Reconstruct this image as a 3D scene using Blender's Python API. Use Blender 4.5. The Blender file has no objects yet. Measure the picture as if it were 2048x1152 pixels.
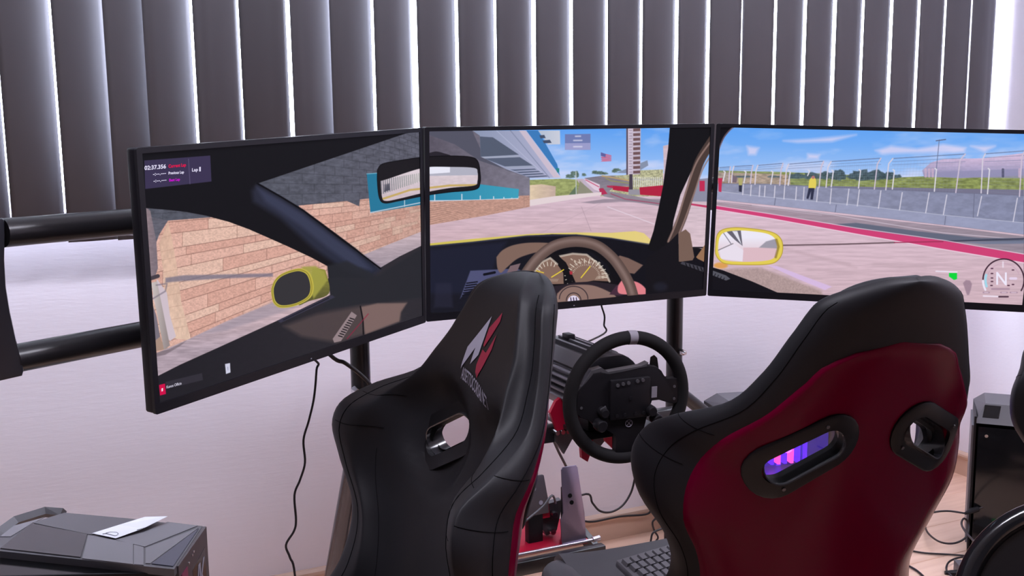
import bpy, bmesh, math, random
import numpy as np
from mathutils import Vector, Matrix

random.seed(7)
rng = np.random.default_rng(7)
scene = bpy.context.scene
COL = scene.collection
PI = math.pi

# ------------------------------------------------------------------ camera
FPX, CAM_Z = 2056.5, 1.30
YAW, PITCH, ROLL = math.radians(24.902), math.radians(8.594), math.radians(-0.623)
cf = np.array([math.sin(YAW)*math.cos(PITCH), math.cos(YAW)*math.cos(PITCH), -math.sin(PITCH)])
_r = np.array([math.cos(YAW), -math.sin(YAW), 0.0])
_u = np.cross(_r, cf)
cr = math.cos(ROLL)*_r + math.sin(ROLL)*_u
cu = -math.sin(ROLL)*_r + math.cos(ROLL)*_u
cam_data = bpy.data.cameras.new('camera')
cam_data.sensor_width = 36.0
cam_data.lens = FPX*36.0/2048.0
cam_data.clip_start = 0.02
cam = bpy.data.objects.new('camera', cam_data)
COL.objects.link(cam)
cam.matrix_world = Matrix(((cr[0], cu[0], -cf[0], 0), (cr[1], cu[1], -cf[1], 0), (cr[2], cu[2], -cf[2], CAM_Z), (0, 0, 0, 1)))
scene.camera = cam

# ------------------------------------------------------------------ world, light, exposure
EXPOSURE = 0.0
SKY = 18.0
scene.view_settings.view_transform = 'Standard'
scene.view_settings.look = 'None'
scene.view_settings.exposure = EXPOSURE
scene.view_settings.gamma = 1.0
scene.view_settings.use_curve_mapping = False
scene.cycles.use_denoising = True
scene.cycles.max_bounces = 8
scene.cycles.diffuse_bounces = 5
scene.cycles.glossy_bounces = 4
scene.cycles.sample_clamp_indirect = 6.0
world = bpy.data.worlds.new('world')
scene.world = world
world.use_nodes = True
bg = world.node_tree.nodes['Background']
bg.inputs[0].default_value = (0.80, 0.86, 1.0, 1)
bg.inputs[1].default_value = SKY


def area(name, loc, rot, sx, sy, power, color, portal=False):
    d = bpy.data.lights.new(name, 'AREA')
    d.shape = 'RECTANGLE'
    d.size, d.size_y, d.energy, d.color = sx, sy, power, color
    if portal:
        d.cycles.is_portal = True
    o = bpy.data.objects.new(name, d)
    o.location, o.rotation_euler = loc, rot
    COL.objects.link(o)
    return o


area('window_portal', (1.0, 2.95, 1.9), (math.radians(-90), 0, 0), 4.3, 1.7, 1, (1, 1, 1), True)
area('ambient_fill_light', (0.3, .9, 2.52), (0, 0, 0), 1.2, 0.3, 39.5, (0.91, 0.90, 1.04))  # unseen fill lights, added to give the room its ambient brightness
#area('ambient_fill_light', (0.3, -1.2, 2.52), (0, 0, 0), 1.2, 0.3, 7, (0.96, 0.92, 1.0))
area('ambient_fill_light', (2.2, .9, 2.52), (0, 0, 0), 1.2, 0.3, 39.5, (0.91, 0.90, 1.04))


# ------------------------------------------------------------------ helpers
def px_ray(x, y):
    return cf + cr*(x-1024)/FPX - cu*(y-576)/FPX


def on_z(x, y, z):
    d = px_ray(x, y)
    return Vector(np.array([0, 0, CAM_Z]) + d*(z-CAM_Z)/d[2])


def on_y(x, y, Y):
    d = px_ray(x, y)
    return Vector(np.array([0, 0, CAM_Z]) + d*Y/d[1])


def proj(P):
    P = np.asarray(P, float) - [0, 0, CAM_Z]
    z = P @ cf
    return np.stack([1024+FPX*(P @ cr)/z, 576-FPX*(P @ cu)/z], -1)


MATS = {}


def mat(name, color, rough=0.5, metal=0.0, spec=0.5, coat=0.0, bump=None, emit=None, noise=None, coat_rough=0.08):
    if name in MATS:
        return MATS[name]
    m = bpy.data.materials.new(name)
    m.use_nodes = True
    nt = m.node_tree
    b = nt.nodes['Principled BSDF']
    b.inputs['Base Color'].default_value = (*color, 1)
    b.inputs['Roughness'].default_value = rough
    b.inputs['Metallic'].default_value = metal
    b.inputs['Specular IOR Level'].default_value = spec
    b.inputs['Coat Weight'].default_value = coat
    b.inputs['Coat Roughness'].default_value = coat_rough
    if emit:
        b.inputs['Emission Color'].default_value = (*emit[0], 1)
        b.inputs['Emission Strength'].default_value = emit[1]
    tc = nt.nodes.new('ShaderNodeTexCoord')
    if noise:  # (scale, amount)
        n = nt.nodes.new('ShaderNodeTexNoise')
        n.inputs['Scale'].default_value = noise[0]
        n.inputs['Detail'].default_value = 4
        nt.links.new(tc.outputs['Object'], n.inputs['Vector'])
        mr = nt.nodes.new('ShaderNodeMapRange')
        mr.inputs['To Min'].default_value = 1-noise[1]
        mr.inputs['To Max'].default_value = 1+noise[1]
        nt.links.new(n.outputs['Fac'], mr.inputs['Value'])
        mx = nt.nodes.new('ShaderNodeMix')
        mx.data_type = 'RGBA'
        mx.blend_type = 'MULTIPLY'
        mx.inputs['Factor'].default_value = 1
        mx.inputs['A'].default_value = (*color, 1)
        nt.links.new(mr.outputs['Result'], mx.inputs['B'])
        nt.links.new(mx.outputs['Result'], b.inputs['Base Color'])
    if bump:  # (scale, strength, distance, stretch)
        n = nt.nodes.new('ShaderNodeTexNoise')
        n.inputs['Scale'].default_value = bump[0]
        n.inputs['Detail'].default_value = 5
        v = tc.outputs['Object']
        if len(bump) > 3:
            mp = nt.nodes.new('ShaderNodeMapping')
            mp.inputs['Scale'].default_value = bump[3]
            nt.links.new(v, mp.inputs['Vector'])
            v = mp.outputs['Vector']
        nt.links.new(v, n.inputs['Vector'])
        bp = nt.nodes.new('ShaderNodeBump')
        bp.inputs['Strength'].default_value = bump[1]
        bp.inputs['Distance'].default_value = bump[2]
        nt.links.new(n.outputs['Fac'], bp.inputs['Height'])
        nt.links.new(bp.outputs['Normal'], b.inputs['Normal'])
    MATS[name] = m
    return m


def emis(name, color, strength=1.0):
    if name in MATS:
        return MATS[name]
    m = bpy.data.materials.new(name)
    m.use_nodes = True
    nt = m.node_tree
    nt.nodes.clear()
    e = nt.nodes.new('ShaderNodeEmission')
    e.inputs[0].default_value = (*color, 1)
    e.inputs[1].default_value = strength
    o = nt.nodes.new('ShaderNodeOutputMaterial')
    nt.links.new(e.outputs[0], o.inputs[0])
    MATS[name] = m
    return m


def lin(*c):
    return tuple(((v/255)/12.92 if v/255 <= .04045 else ((v/255+.055)/1.055)**2.4) for v in c)


def link(name, me, m, parent=None, smooth=False):
    if smooth:
        for p in me.polygons:
            p.use_smooth = True
    if m is not None:
        me.materials.append(m)
    o = bpy.data.objects.new(name, me)
    COL.objects.link(o)
    if parent is not None:
        o.parent = parent
    return o


def obj_bm(name, bm, m, parent=None, smooth=False, angle=None):
    me = bpy.data.meshes.new(name)
    bmesh.ops.recalc_face_normals(bm, faces=bm.faces[:])
    bm.to_mesh(me)
    bm.free()
    o = link(name, me, m, parent, smooth or angle is not None)
    if angle is not None:
        me.set_sharp_from_angle(angle=math.radians(angle))
    return o


def tag(o, label=None, cat=None, group=None, kind=None):
    if label:
        o['label'] = label
    if cat:
        o['category'] = cat
    if group:
        o['group'] = group
    if kind:
        o['kind'] = kind
    return o


def empty(name, loc=(0, 0, 0), rz=0.0, label=None, cat=None, group=None):
    o = bpy.data.objects.new(name, None)
    o.empty_display_size = 0.1
    o.location = loc
    o.rotation_euler = (0, 0, rz)
    COL.objects.link(o)
    return tag(o, label, cat, group)


def add_box(bm, lo, hi, M=None, bevel=0.0, seg=2):
    vs = [bm.verts.new((x, y, z)) for x in (lo[0], hi[0]) for y in (lo[1], hi[1]) for z in (lo[2], hi[2])]
    fs = [(0, 1, 3, 2), (4, 6, 7, 5), (0, 4, 5, 1), (2, 3, 7, 6), (0, 2, 6, 4), (1, 5, 7, 3)]
    faces = [bm.faces.new([vs[i] for i in f]) for f in fs]
    if bevel:
        es = list({e for f in faces for e in f.edges})
        r = bmesh.ops.bevel(bm, geom=es, offset=bevel, segments=seg, affect='EDGES', profile=0.5)
        vs = list({v for f in r['faces'] for v in f.verts} | {v for v in vs if v.is_valid})
        vs = [v for v in vs if v.is_valid]
    if M is not None:
        bmesh.ops.transform(bm, matrix=M, verts=vs)
    return bm


def box(name, lo, hi, m, parent=None, bevel=0.0, M=None, seg=2):
    bm = bmesh.new()
    add_box(bm, lo, hi, M, bevel, seg)
    return obj_bm(name, bm, m, parent, angle=30 if bevel else None)


def add_tube(bm, pts, r, n=12, closed=False, caps=True):
    """round bar through the points; r may be a list"""
    P = [Vector(p) for p in pts]
    N = len(P)
    rs = r if isinstance(r, (list, tuple, np.ndarray)) else [r]*N
    rings = []
    T0 = (P[1]-P[0]).normalized()
    up = Vector((0, 0, 1)) if abs(T0.z) < 0.9 else Vector((1, 0, 0))
    nrm = (up - T0*up.dot(T0)).normalized()
    for i in range(N):
        if closed:
            T = (P[(i+1) % N]-P[i-1]).normalized()
        else:
            T = (P[min(i+1, N-1)]-P[max(i-1, 0)]).normalized()
        nrm = nrm - T*nrm.dot(T)
        if nrm.length < 1e-6:
            nrm = T.orthogonal()
        nrm.normalize()
        b = T.cross(nrm)
        rings.append([bm.verts.new(P[i]+(nrm*math.cos(2*PI*k/n)+b*math.sin(2*PI*k/n))*rs[i]) for k in range(n)])
    for i in range(N if closed else N-1):
        a, b = rings[i], rings[(i+1) % N]
        for k in range(n):
            bm.faces.new([a[k], a[(k+1) % n], b[(k+1) % n], b[k]])
    if caps and not closed:
        bm.faces.new(rings[0][::-1])
        bm.faces.new(rings[-1])
    return bm


def tube(name, pts, r, m, parent=None, n=12, closed=False):
    bm = bmesh.new()
    add_tube(bm, pts, r, n, closed)
    return obj_bm(name, bm, m, parent, angle=50)


def smooth_path(pts, k=8):
    P = [Vector(p) for p in pts]
    out = []
    for i in range(len(P)-1):
        p0, p1, p2, p3 = P[max(i-1, 0)], P[i], P[i+1], P[min(i+2, len(P)-1)]
        for j in range(k):
            t = j/k
            out.append(0.5*((2*p1)+(p2-p0)*t+(2*p0-5*p1+4*p2-p3)*t*t+(3*p1-p0-3*p2+p3)*t**3))
    out.append(P[-1])
    return out


def add_prism(bm, poly, y0, y1, M=None, bevel=0.0):
    """polygon in local XZ extruded along Y"""
    a = [bm.verts.new((x, y0, z)) for x, z in poly]
    b = [bm.verts.new((x, y1, z)) for x, z in poly]
    n = len(poly)
    fs = [bm.faces.new(a), bm.faces.new(b[::-1])]
    for i in range(n):
        fs.append(bm.faces.new([a[i], b[i], b[(i+1) % n], a[(i+1) % n]]))
    vs = a+b
    if bevel:
        es = list({e for f in fs[:2] for e in f.edges})
        r = bmesh.ops.bevel(bm, geom=es, offset=bevel, segments=2, affect='EDGES', profile=0.5)
        vs = list({v for f in r['faces'] for v in f.verts} | {v for v in vs if v.is_valid})
        vs = [v for v in vs if v.is_valid]
    if M is not None:
        bmesh.ops.transform(bm, matrix=M, verts=vs)
    return bm


def prism(name, poly, y0, y1, m, parent=None, M=None, bevel=0.0):
    bm = bmesh.new()
    add_prism(bm, poly, y0, y1, M, bevel)
    return obj_bm(name, bm, m, parent, angle=30)


def slab(name, pts, up, m, parent=None, down=0.0):
    """horizontal-ish polygon (3D points) thickened along z by up/down"""
    bm = bmesh.new()
    a = [bm.verts.new(Vector(p)+Vector((0, 0, up))) for p in pts]
    b = [bm.verts.new(Vector(p)-Vector((0, 0, down))) for p in pts]
    n = len(pts)
    bm.faces.new(a)
    bm.faces.new(b[::-1])
    for i in range(n):
        bm.faces.new([a[i], a[(i+1) % n], b[(i+1) % n], b[i]])
    return obj_bm(name, bm, m, parent)


def stadium(L, W, n=12):
    """closed outline, total length L along x, width W along z"""
    r = W/2
    c = L/2-r
    out = []
    for k in range(n+1):
        a = -PI/2+PI*k/n
        out.append((c+r*math.cos(a), r*math.sin(a)))
    for k in range(n+1):
        a = PI/2+PI*k/n
        out.append((-c+r*math.cos(a), r*math.sin(a)))
    return out


def ring_prism(name, outer, inner, y0, y1, m, parent=None, M=None):
    bm = bmesh.new()
    n = len(outer)
    V = [[bm.verts.new((x, y, z)) for x, z in o] for o, y in ((outer, y0), (outer, y1), (inner, y1), (inner, y0))]
    for a in range(4):
        A, B = V[a], V[(a+1) % 4]
        for i in range(n):
            bm.faces.new([A[i], A[(i+1) % n], B[(i+1) % n], B[i]])
    if M is not None:
        bmesh.ops.transform(bm, matrix=M, verts=bm.verts[:])
    return obj_bm(name, bm, m, parent, angle=35)


def text_verts(body, size=1.0, bold=0.0, align='LEFT', extrude=0.0):
    c = bpy.data.curves.new('lettering', 'FONT')
    c.body = body
    c.size = size
    c.offset = bold
    c.extrude = extrude
    c.align_x = align
    c.resolution_u = 3
    o = bpy.data.objects.new('lettering', c)
    COL.objects.link(o)
    dg = bpy.context.evaluated_depsgraph_get()
    me = bpy.data.meshes.new_from_object(o.evaluated_get(dg))
    bpy.data.objects.remove(o)
    bpy.data.curves.remove(c)
    v = [tuple(p.co) for p in me.vertices]
    f = [tuple(p.vertices) for p in me.polygons]
    bpy.data.meshes.remove(me)
    return v, f


def mesh_vf(name, v, f, m, parent=None, smooth=False):
    me = bpy.data.meshes.new(name)
    me.from_pydata([tuple(x) for x in v], [], f)
    me.update()
    return link(name, me, m, parent, smooth)


# ------------------------------------------------------------------ materials
M_wall = mat('wall_paint', (0.86, 0.825, 0.90), 0.55, bump=(60, 0.16, 0.003, (0.35, 1, 2.2)))
M_wall2 = mat('wall_paint_grey', (0.12, 0.12, 0.14), 0.7)
M_ceil = mat('ceiling_paint', (0.6, 0.6, 0.62), 0.8)
M_base = mat('baseboard_wood', (0.68, 0.48, 0.37), 0.35, noise=(6, 0.08))
M_blind = mat('blind_vane', (0.17, 0.16, 0.18), 0.6)
_nt = M_blind.node_tree
_g = _nt.nodes.new('ShaderNodeNewGeometry')
_mx = _nt.nodes.new('ShaderNodeMix')
_mx.data_type = 'RGBA'
_mx.inputs['A'].default_value = (0.104, 0.100, 0.114, 1)
_mx.inputs['B'].default_value = (0.55, 0.55, 0.58, 1)   # window side lightened, added to bounce more daylight onto the wall
_sx = _nt.nodes.new('ShaderNodeSeparateXYZ')
_nt.links.new(_g.outputs['True Normal'], _sx.inputs[0])
_mt = _nt.nodes.new('ShaderNodeMath')
_mt.operation = 'GREATER_THAN'
_mt.inputs[1].default_value = 0.0
_nt.links.new(_sx.outputs['Y'], _mt.inputs[0])
_nt.links.new(_mt.outputs[0], _mx.inputs['Factor'])
_nt.links.new(_mx.outputs['Result'], _nt.nodes['Principled BSDF'].inputs['Base Color'])
M_black = mat('black_plastic', (0.009, 0.008, 0.010), 0.42, spec=.2)
M_bezel = mat('monitor_plastic', (0.008, 0.0075, 0.011), 0.4, spec=.3)
M_metal = mat('black_powder_coat', (0.012, 0.011, 0.013), 0.3, spec=0.6)
M_leather = mat('black_leather', (0.011, 0.0104, 0.0126), 0.5, spec=.17, bump=(900, 0.12, 0.0006))
M_leather2 = mat('grey_black_leather', (0.045, 0.043, 0.05), 0.5, bump=(900, 0.12, 0.0006))
M_seam = mat('seam_thread', (0.002, 0.002, 0.0025), 0.9, spec=.05)
M_red = mat('red_shell_gloss', (0.105, 0.0006, 0.016), 0.22, spec=.08, coat=0.0)
M_redm = mat('red_anodised', (0.45, 0.006, 0.035), 0.35, metal=0.3)
M_alu = mat('brushed_aluminium', (0.55, 0.52, 0.58), 0.32, metal=0.9)
M_chrome = mat('bolt_steel', (0.7, 0.7, 0.72), 0.2, metal=1.0)
M_grey = mat('dark_grey_metal', (0.10, 0.095, 0.105), 0.45, metal=0.5)
M_rim = mat('wheel_suede', (0.008, 0.007, 0.008), 0.8, spec=.2, bump=(1500, 0.2, 0.0004))
M_mark = mat('grey_band', (0.20, 0.18, 0.21), 0.7)
M_cable = mat('cable_rubber', (0.012, 0.008, 0.011), 0.5)
M_paper = mat('white_paper', (0.85, 0.85, 0.92), 0.8)
M_ink = mat('ink', (0.05, 0.05, 0.08), 0.8)
M_white = mat('white_print', (0.27, 0.255, 0.32), 0.6)
M_redp = mat('red_print', (0.23, 0.006, 0.03), 0.6)
M_case = mat('case_metal', (0.085, 0.080, 0.09), 0.42)
M_case2 = mat('case_metal_light', (0.17, 0.16, 0.18), 0.45)
M_smoke = mat('smoked_glass', (0.05, 0.047, 0.053), 0.22, noise=(14, 0.3))
M_gblack = mat('gloss_black', (0.006, 0.006, 0.007), 0.12)
M_led = emis('green_led', (0.0, 0.9, 0.22), 1.2)

# ------------------------------------------------------------------ room
YW, XR, XL, YF, ZC = 2.74, 3.12, -2.6, -2.6, 2.6
WX0, WX1, WZ0, WZ1 = -1.1, 3.0, 1.12, 2.4
bm = bmesh.new()
add_box(bm, (XL, YW, 0), (XR, YW+.2, WZ0))
add_box(bm, (XL, YW, WZ1), (XR, YW+.2, ZC))
add_box(bm, (XL, YW, WZ0), (WX0, YW+.2, WZ1))
add_box(bm, (WX1, YW, WZ0), (XR, YW+.2, WZ1))
tag(obj_bm('wall_back', bm, M_wall), kind='structure')
tag(box('wall_right', (XR, YF, 0), (XR+.15, YW+.2, ZC), M_wall), kind='structure')
tag(box('wall_left', (XL-.15, YF, 0), (XL, YW+.2, ZC), M_wall2), kind='structure')
tag(box('wall_front', (XL-.15, YF-.15, 0), (XR+.15, YF, ZC), M_wall2), kind='structure')
tag(box('ceiling', (XL-.15, YF-.15, ZC), (XR+.15, YW+.2, ZC+.1), M_ceil), kind='structure')

# floor of laminate planks running along the window wall
fl = tag(box('floor', (XL, YF, -.06), (XR, YW, -.010), mat('floor_underlay', (0.10, 0.06, 0.04), 0.9)), kind='structure')
M_planks = []
for i, c in enumerate(((0.86, 0.59, 0.45), (0.90, 0.64, 0.49), (0.83, 0.57, 0.43))):
    m = mat('laminate_%s' % 'abc'[i], c, 0.38, bump=(20, 0.15, 0.002, (1, 14, 1)))
    nt = m.node_tree
    tc = nt.nodes.new('ShaderNodeTexCoord')
    mp = nt.nodes.new('ShaderNodeMapping')
    mp.inputs['Scale'].default_value = (2.2, 26, 1)
    mp.inputs['Location'].default_value = (i*3.3, i*1.7, 0)
    nz = nt.nodes.new('ShaderNodeTexNoise')
    nz.inputs['Scale'].default_value = 1.5
    nz.inputs['Detail'].default_value = 6
    rp = nt.nodes.new('ShaderNodeValToRGB')
    rp.color_ramp.elements[0].position = .3
    rp.color_ramp.elements[0].color = (c[0]*.86, c[1]*.80, c[2]*.76, 1)
    rp.color_ramp.elements[1].position = .65
    rp.color_ramp.elements[1].color = (*c, 1)
    nt.links.new(tc.outputs['Object'], mp.inputs['Vector'])
    nt.links.new(mp.outputs['Vector'], nz.inputs['Vector'])
    nt.links.new(nz.outputs['Fac'], rp.inputs['Fac'])
    nt.links.new(rp.outputs['Color'], nt.nodes['Principled BSDF'].inputs['Base Color'])
    M_planks.append(m)
rowh = 0.192
y = YW
row = 0
while y > 0.1:
    x = XR - (0.0, .62, .31, .95)[row % 4] - (0 if row % 4 else 1.28)
    xs = [XR]
    while x > -1.6:
        xs.append(x)
        x -= 1.28
    xs.append(-1.6)
    for a, b in zip(xs[:-1], xs[1:]):
        if a-b < .02:
            continue
        bm = bmesh.new()
        add_box(bm, (b+.0008, max(y-rowh, .0)+.0008, -.0098), (a-.0008, y-.0008, 0.0), bevel=.0012, seg=1)
        obj_bm('plank', bm, M_planks[(row*2+int(abs(a)*3)) % 3], fl)
    y -= rowh
    row += 1
bm = bmesh.new()
add_box(bm, (XL, YF, -.0098), (XR, 0.0, 0.0))
obj_bm('floor_cover', bm, M_planks[0], fl)


def baseboard(name, p0, p1, nx, ny):
    bm = bmesh.new()
    prof = [(0, 0), (.009, 0), (.009, .064), (.015, .068), (.018, .075), (.017, .083), (.010, .089), (0, .09)]
    A = [bm.verts.new((p0[0]+nx*d, p0[1]+ny*d, h)) for d, h in prof]
    B = [bm.verts.new((p1[0]+nx*d, p1[1]+ny*d, h)) for d, h in prof]
    for i in range(8):
        bm.faces.new([A[i], A[(i+1) % 8], B[(i+1) % 8], B[i]])
    bm.faces.new(A)
    bm.faces.new(B[::-1])
    tag(obj_bm(name, bm, M_base), kind='structure')


baseboard('baseboard_back', (XL, YW), (XR-.0185, YW), 0, -1)
baseboard('baseboard_right', (XR, YF), (XR, YW), -1, 0)

bm = bmesh.new()
for lo, hi in (((WX0, 2.84, WZ0), (WX1, 2.89, WZ0+.04)), ((WX0, 2.84, WZ1-.05), (WX1, 2.89, WZ1)),
               ((WX0, 2.84, WZ0+.04), (WX0+.04, 2.89, WZ1-.05)), ((WX1-.03, 2.84, WZ0+.04), (WX1, 2.89, WZ1-.05))):
    add_box(bm, lo, hi)
tag(obj_bm('window_1', bm, mat('window_frame_white', (.8, .8, .82), .4)), kind='structure')

# ------------------------------------------------------------------ vertical blinds
YB = 2.62
SWD = .114
blind = empty('vertical_blind', (0, YB, 2.37), label='wide grey vertical blind hanging over the window behind the monitors', cat='blind')
box('head_rail', (-1.1, -.03, -.005), (3.08, .03, .035), mat('rail_white', (.6, .6, .62), .4), blind)
edges = [(100, 12), (202, 17), (281, 9), (381, 12), (476, 20), (575, 2.5), (655, 4), (742, 5), (829, 16), (911, 7), (988, 7),
         (1067, 10), (1141, 8), (1212, 6), (1283, 8), (1352, 5), (1419, 12), (1484, 1), (1550, 3), (1610, 7), (1670, 9), (1726, 6),
         (1783, 8), (1838, 6), (1891, 6), (1943, 4), (2003, 16)]
XE = [on_y(e, 0, YB+.006).x for e, _ in edges]
wpx = [w for _, w in edges]
xs0 = [XE[0]-.115*k for k in range(9, 0, -1)]
XE = xs0+XE
wpx = [11]*len(xs0)+wpx
pxs = list(proj([(x, YB, 1.6) for x in XE])[:, 0])
ZB0, ZB1 = 1.057-2.37, -.006
chain = []
for k in range(len(XE)-1):
    s = XE[k+1]-XE[k]
    want = wpx[k+1]*s/max(pxs[k+1]-pxs[k], 1)
    ta = XE[k+1]/YB
    best = min((abs(s-SWD*math.cos(math.radians(t))+SWD*math.sin(math.radians(t))*ta-want*.75), t) for t in np.arange(-9, 13, .25))
    th = math.radians(best[1])
    bm = bmesh.new()
    n = 10
    vs = [[], []]
    for i in range(n+1):
        u = i/n
        lx, ly = u*SWD, -.005*math.sin(PI*u)
        X = XE[k]+lx*math.cos(th)-ly*math.sin(th)
        Y = -SWD/2*math.sin(th)+lx*math.sin(th)+ly*math.cos(th)
        tw = (u-.5)*.010*(random.random()-.2)
        for j, zz in enumerate((ZB0, ZB1)):
            vs[j].append(bm.verts.new((X, Y+(tw if j == 0 else 0), zz)))
    for i in range(n):
        bm.faces.new([vs[0][i], vs[0][i+1], vs[1][i+1], vs[1][i]])
    o = obj_bm('slat', bm, M_blind, blind, smooth=True)
    o.modifiers.new('thickness', 'SOLIDIFY').thickness = .0009
    chain.append(((XE[k]+.02*math.cos(th), -.06*math.sin(th), ZB0+.012), (XE[k]+.108*math.cos(th), .05*math.sin(th), ZB0+.012)))
cp = []
for a, b in chain[:16]:
    cp += [Vector(a)+Vector((0, -.004, 0)), (Vector(a)+Vector(b))/2+Vector((0, -.012, -.0045)), Vector(b)+Vector((0, -.004, 0))]
tube('bottom_chain', smooth_path(cp, 3), .0011, M_white, blind, n=5)

# ------------------------------------------------------------------ the game picture shown across the three screens
CX0, CY0, CS = 262.0, 232.0, 1.5
CWD, CHT = int((2068-CX0)*CS), int((845-CY0)*CS)
cv = np.zeros((CHT, CWD, 3), np.float32)
cv[:] = np.array([18, 17, 20])/255


def vnoise(X, Y, sx, sy, seed=0, octv=4):
    """value noise, cell size sx, sy"""
    out = np.zeros(np.broadcast(X, Y).shape, np.float32)
    amp, tot = 1.0, 0.0
    for o in range(octv):
        r = np.random.default_rng(seed*17+o)
        g = r.random((64, 64)).astype(np.float32)
        x, y = X/sx*(2**o)+1000, Y/sy*(2**o)+1000
        xi, yi = np.floor(x).astype(int), np.floor(y).astype(int)
        fx, fy = x-xi, y-yi
        fx, fy = fx*fx*(3-2*fx), fy*fy*(3-2*fy)
        a = g[yi % 64, xi % 64]*(1-fx)+g[yi % 64, (xi+1) % 64]*fx
        b = g[(yi+1) % 64, xi % 64]*(1-fx)+g[(yi+1) % 64, (xi+1) % 64]*fx
        out += amp*(a*(1-fy)+b*fy)
        tot += amp
        amp *= .55
    return out/tot


class T:  # a zoomed view of the photograph: points given in its own pixels
    def __init__(s, ox, oy, sc):
        s.o, s.s = np.array([ox, oy], float), sc

    def __call__(s, pts):
        return np.asarray(pts, float)/s.s+s.o


PA, PB, PC_, PD, PI_ = T(240, 240, 3.3032), T(240, 540, 3.3032), T(840, 240, 2.88), T(1400, 240, 2.88), T(0, 0, 1)


def region(P, pad):
    x0, y0 = np.floor((P.min(0)-pad-[CX0, CY0])*CS).astype(int)
    x1, y1 = np.ceil((P.max(0)+pad-[CX0, CY0])*CS).astype(int)
    x0, y0, x1, y1 = max(x0, 0), max(y0, 0), min(x1, CWD), min(y1, CHT)
    if x1 <= x0 or y1 <= y0:
        return None
    X = (np.arange(x0, x1, dtype=np.float32)+.5)/CS+CX0
    Y = (np.arange(y0, y1, dtype=np.float32)+.5)/CS+CY0
    return (slice(y0, y1), slice(x0, x1)), X[None, :], Y[:, None]


def sdist(P, X, Y, closed=True):
    d2 = np.full((Y.shape[0], X.shape[1]), 1e9, np.float32)
    ins = np.zeros(d2.shape, bool)
    n = len(P)
    for i in range(n if closed else n-1):
        a, b = P[i], P[(i+1) % n]
        ex, ey = b-a
        L = ex*ex+ey*ey+1e-9
        t = np.clip(((X-a[0])*ex+(Y-a[1])*ey)/L, 0, 1)
        d2 = np.minimum(d2, (X-a[0]-t*ex)**2+(Y-a[1]-t*ey)**2)
        if closed:
            c = ((a[1] > Y) != (b[1] > Y)) & (X < (b[0]-a[0])*(Y-a[1])/((b[1]-a[1]) if b[1] != a[1] else 1e-9)+a[0])
            ins ^= c
    return np.sqrt(d2), ins


CLIP = None


def blend(reg, m, col, X, Y, alpha):
    if callable(col):
        c = col(X, Y)
    else:
        c = np.array(col, np.float32)/255
    if CLIP is not None:
        m = m*CLIP[reg]
    m = (m*alpha)[..., None]
    cv[reg] = cv[reg]*(1-m)+c*m


def poly(pts, col, alpha=1.0, soft=.5, tr=PI_):
    P = tr(pts)
    R_ = region(P, soft+1)
    if R_ is None:
        return
    reg, X, Y = R_
    d, ins = sdist(P, X, Y)
    sd = np.where(ins, d, -d)
    m = np.clip(sd/(2*soft)+.5, 0, 1)
    blend(reg, m.astype(np.float32), col, X, Y, alpha)


def stroke(pts, w, col, alpha=1.0, soft=.5, tr=PI_, closed=False):
    P = tr(pts)
    w = w/tr.s
    R_ = region(P, w/2+soft+1)
    if R_ is None:
        return
    reg, X, Y = R_
    d, _ = sdist(P, X, Y, closed) if not closed else (sdist(P, X, Y, True)[0], 0)
    m = np.clip((w/2-d)/(2*soft)+.5, 0, 1)
    blend(reg, m.astype(np.float32), col, X, Y, alpha)


def oval(cx, cy, rx, ry, n=40, a0=0, a1=2*PI):
    return [(cx+rx*math.cos(a0+(a1-a0)*i/n), cy+ry*math.sin(a0+(a1-a0)*i/n)) for i in range(n+(a1-a0 < 6.2))]


def blob(cx, cy, rx, ry, seed, n=22):
    r = np.random.default_rng(seed)
    k = .78+.34*r.random(n)
    return [(cx+rx*k[i]*math.cos(2*PI*i/n), cy+ry*k[i]*math.sin(2*PI*i/n)*(1 if math.sin(2*PI*i/n) < 0 else .5)) for i in range(n)]


def spl(pts, k=6):
    return [(p.x, p.y) for p in smooth_path([(x, y, 0) for x, y in pts], k)]


def mask_of(pts, tr=PI_, soft=.5):
    global CLIP
    P = tr(pts)
    X = (np.arange(CWD, dtype=np.float32)+.5)/CS+CX0
    Y = (np.arange(CHT, dtype=np.float32)+.5)/CS+CY0
    d, ins = sdist(P, X[None], Y[:, None])
    CLIP = np.clip(np.where(ins, d, -d)/(2*soft)+.5, 0, 1).astype(np.float32)


def col_noise(base, amp, sx, sy, seed, tint=None):
    b = np.array(base, np.float32)/255

    def f(X, Y):
        n = vnoise(X, Y, sx, sy, seed)[..., None]-.5
        return np.clip(b*(1+n*2*amp), 0, 1)
    return f


def grad(c0, c1, ax, t0, t1, amp=0, sx=8, sy=3, seed=3):
    a, b = np.array(c0, np.float32)/255, np.array(c1, np.float32)/255

    def f(X, Y):
        v = (X if ax == 0 else Y)+0*X+0*Y
        t = np.clip((v-t0)/(t1-t0), 0, 1)[..., None]
        c = a*(1-t)+b*t
        if amp:
            c = c*(1+(vnoise(X, Y, sx, sy, seed)[..., None]-.5)*2*amp)
        return np.clip(c, 0, 1)
    return f


# ---- left screen: stone wall, door pillar, mirror
VPX, VPY = 1083.0, 378.0


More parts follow.
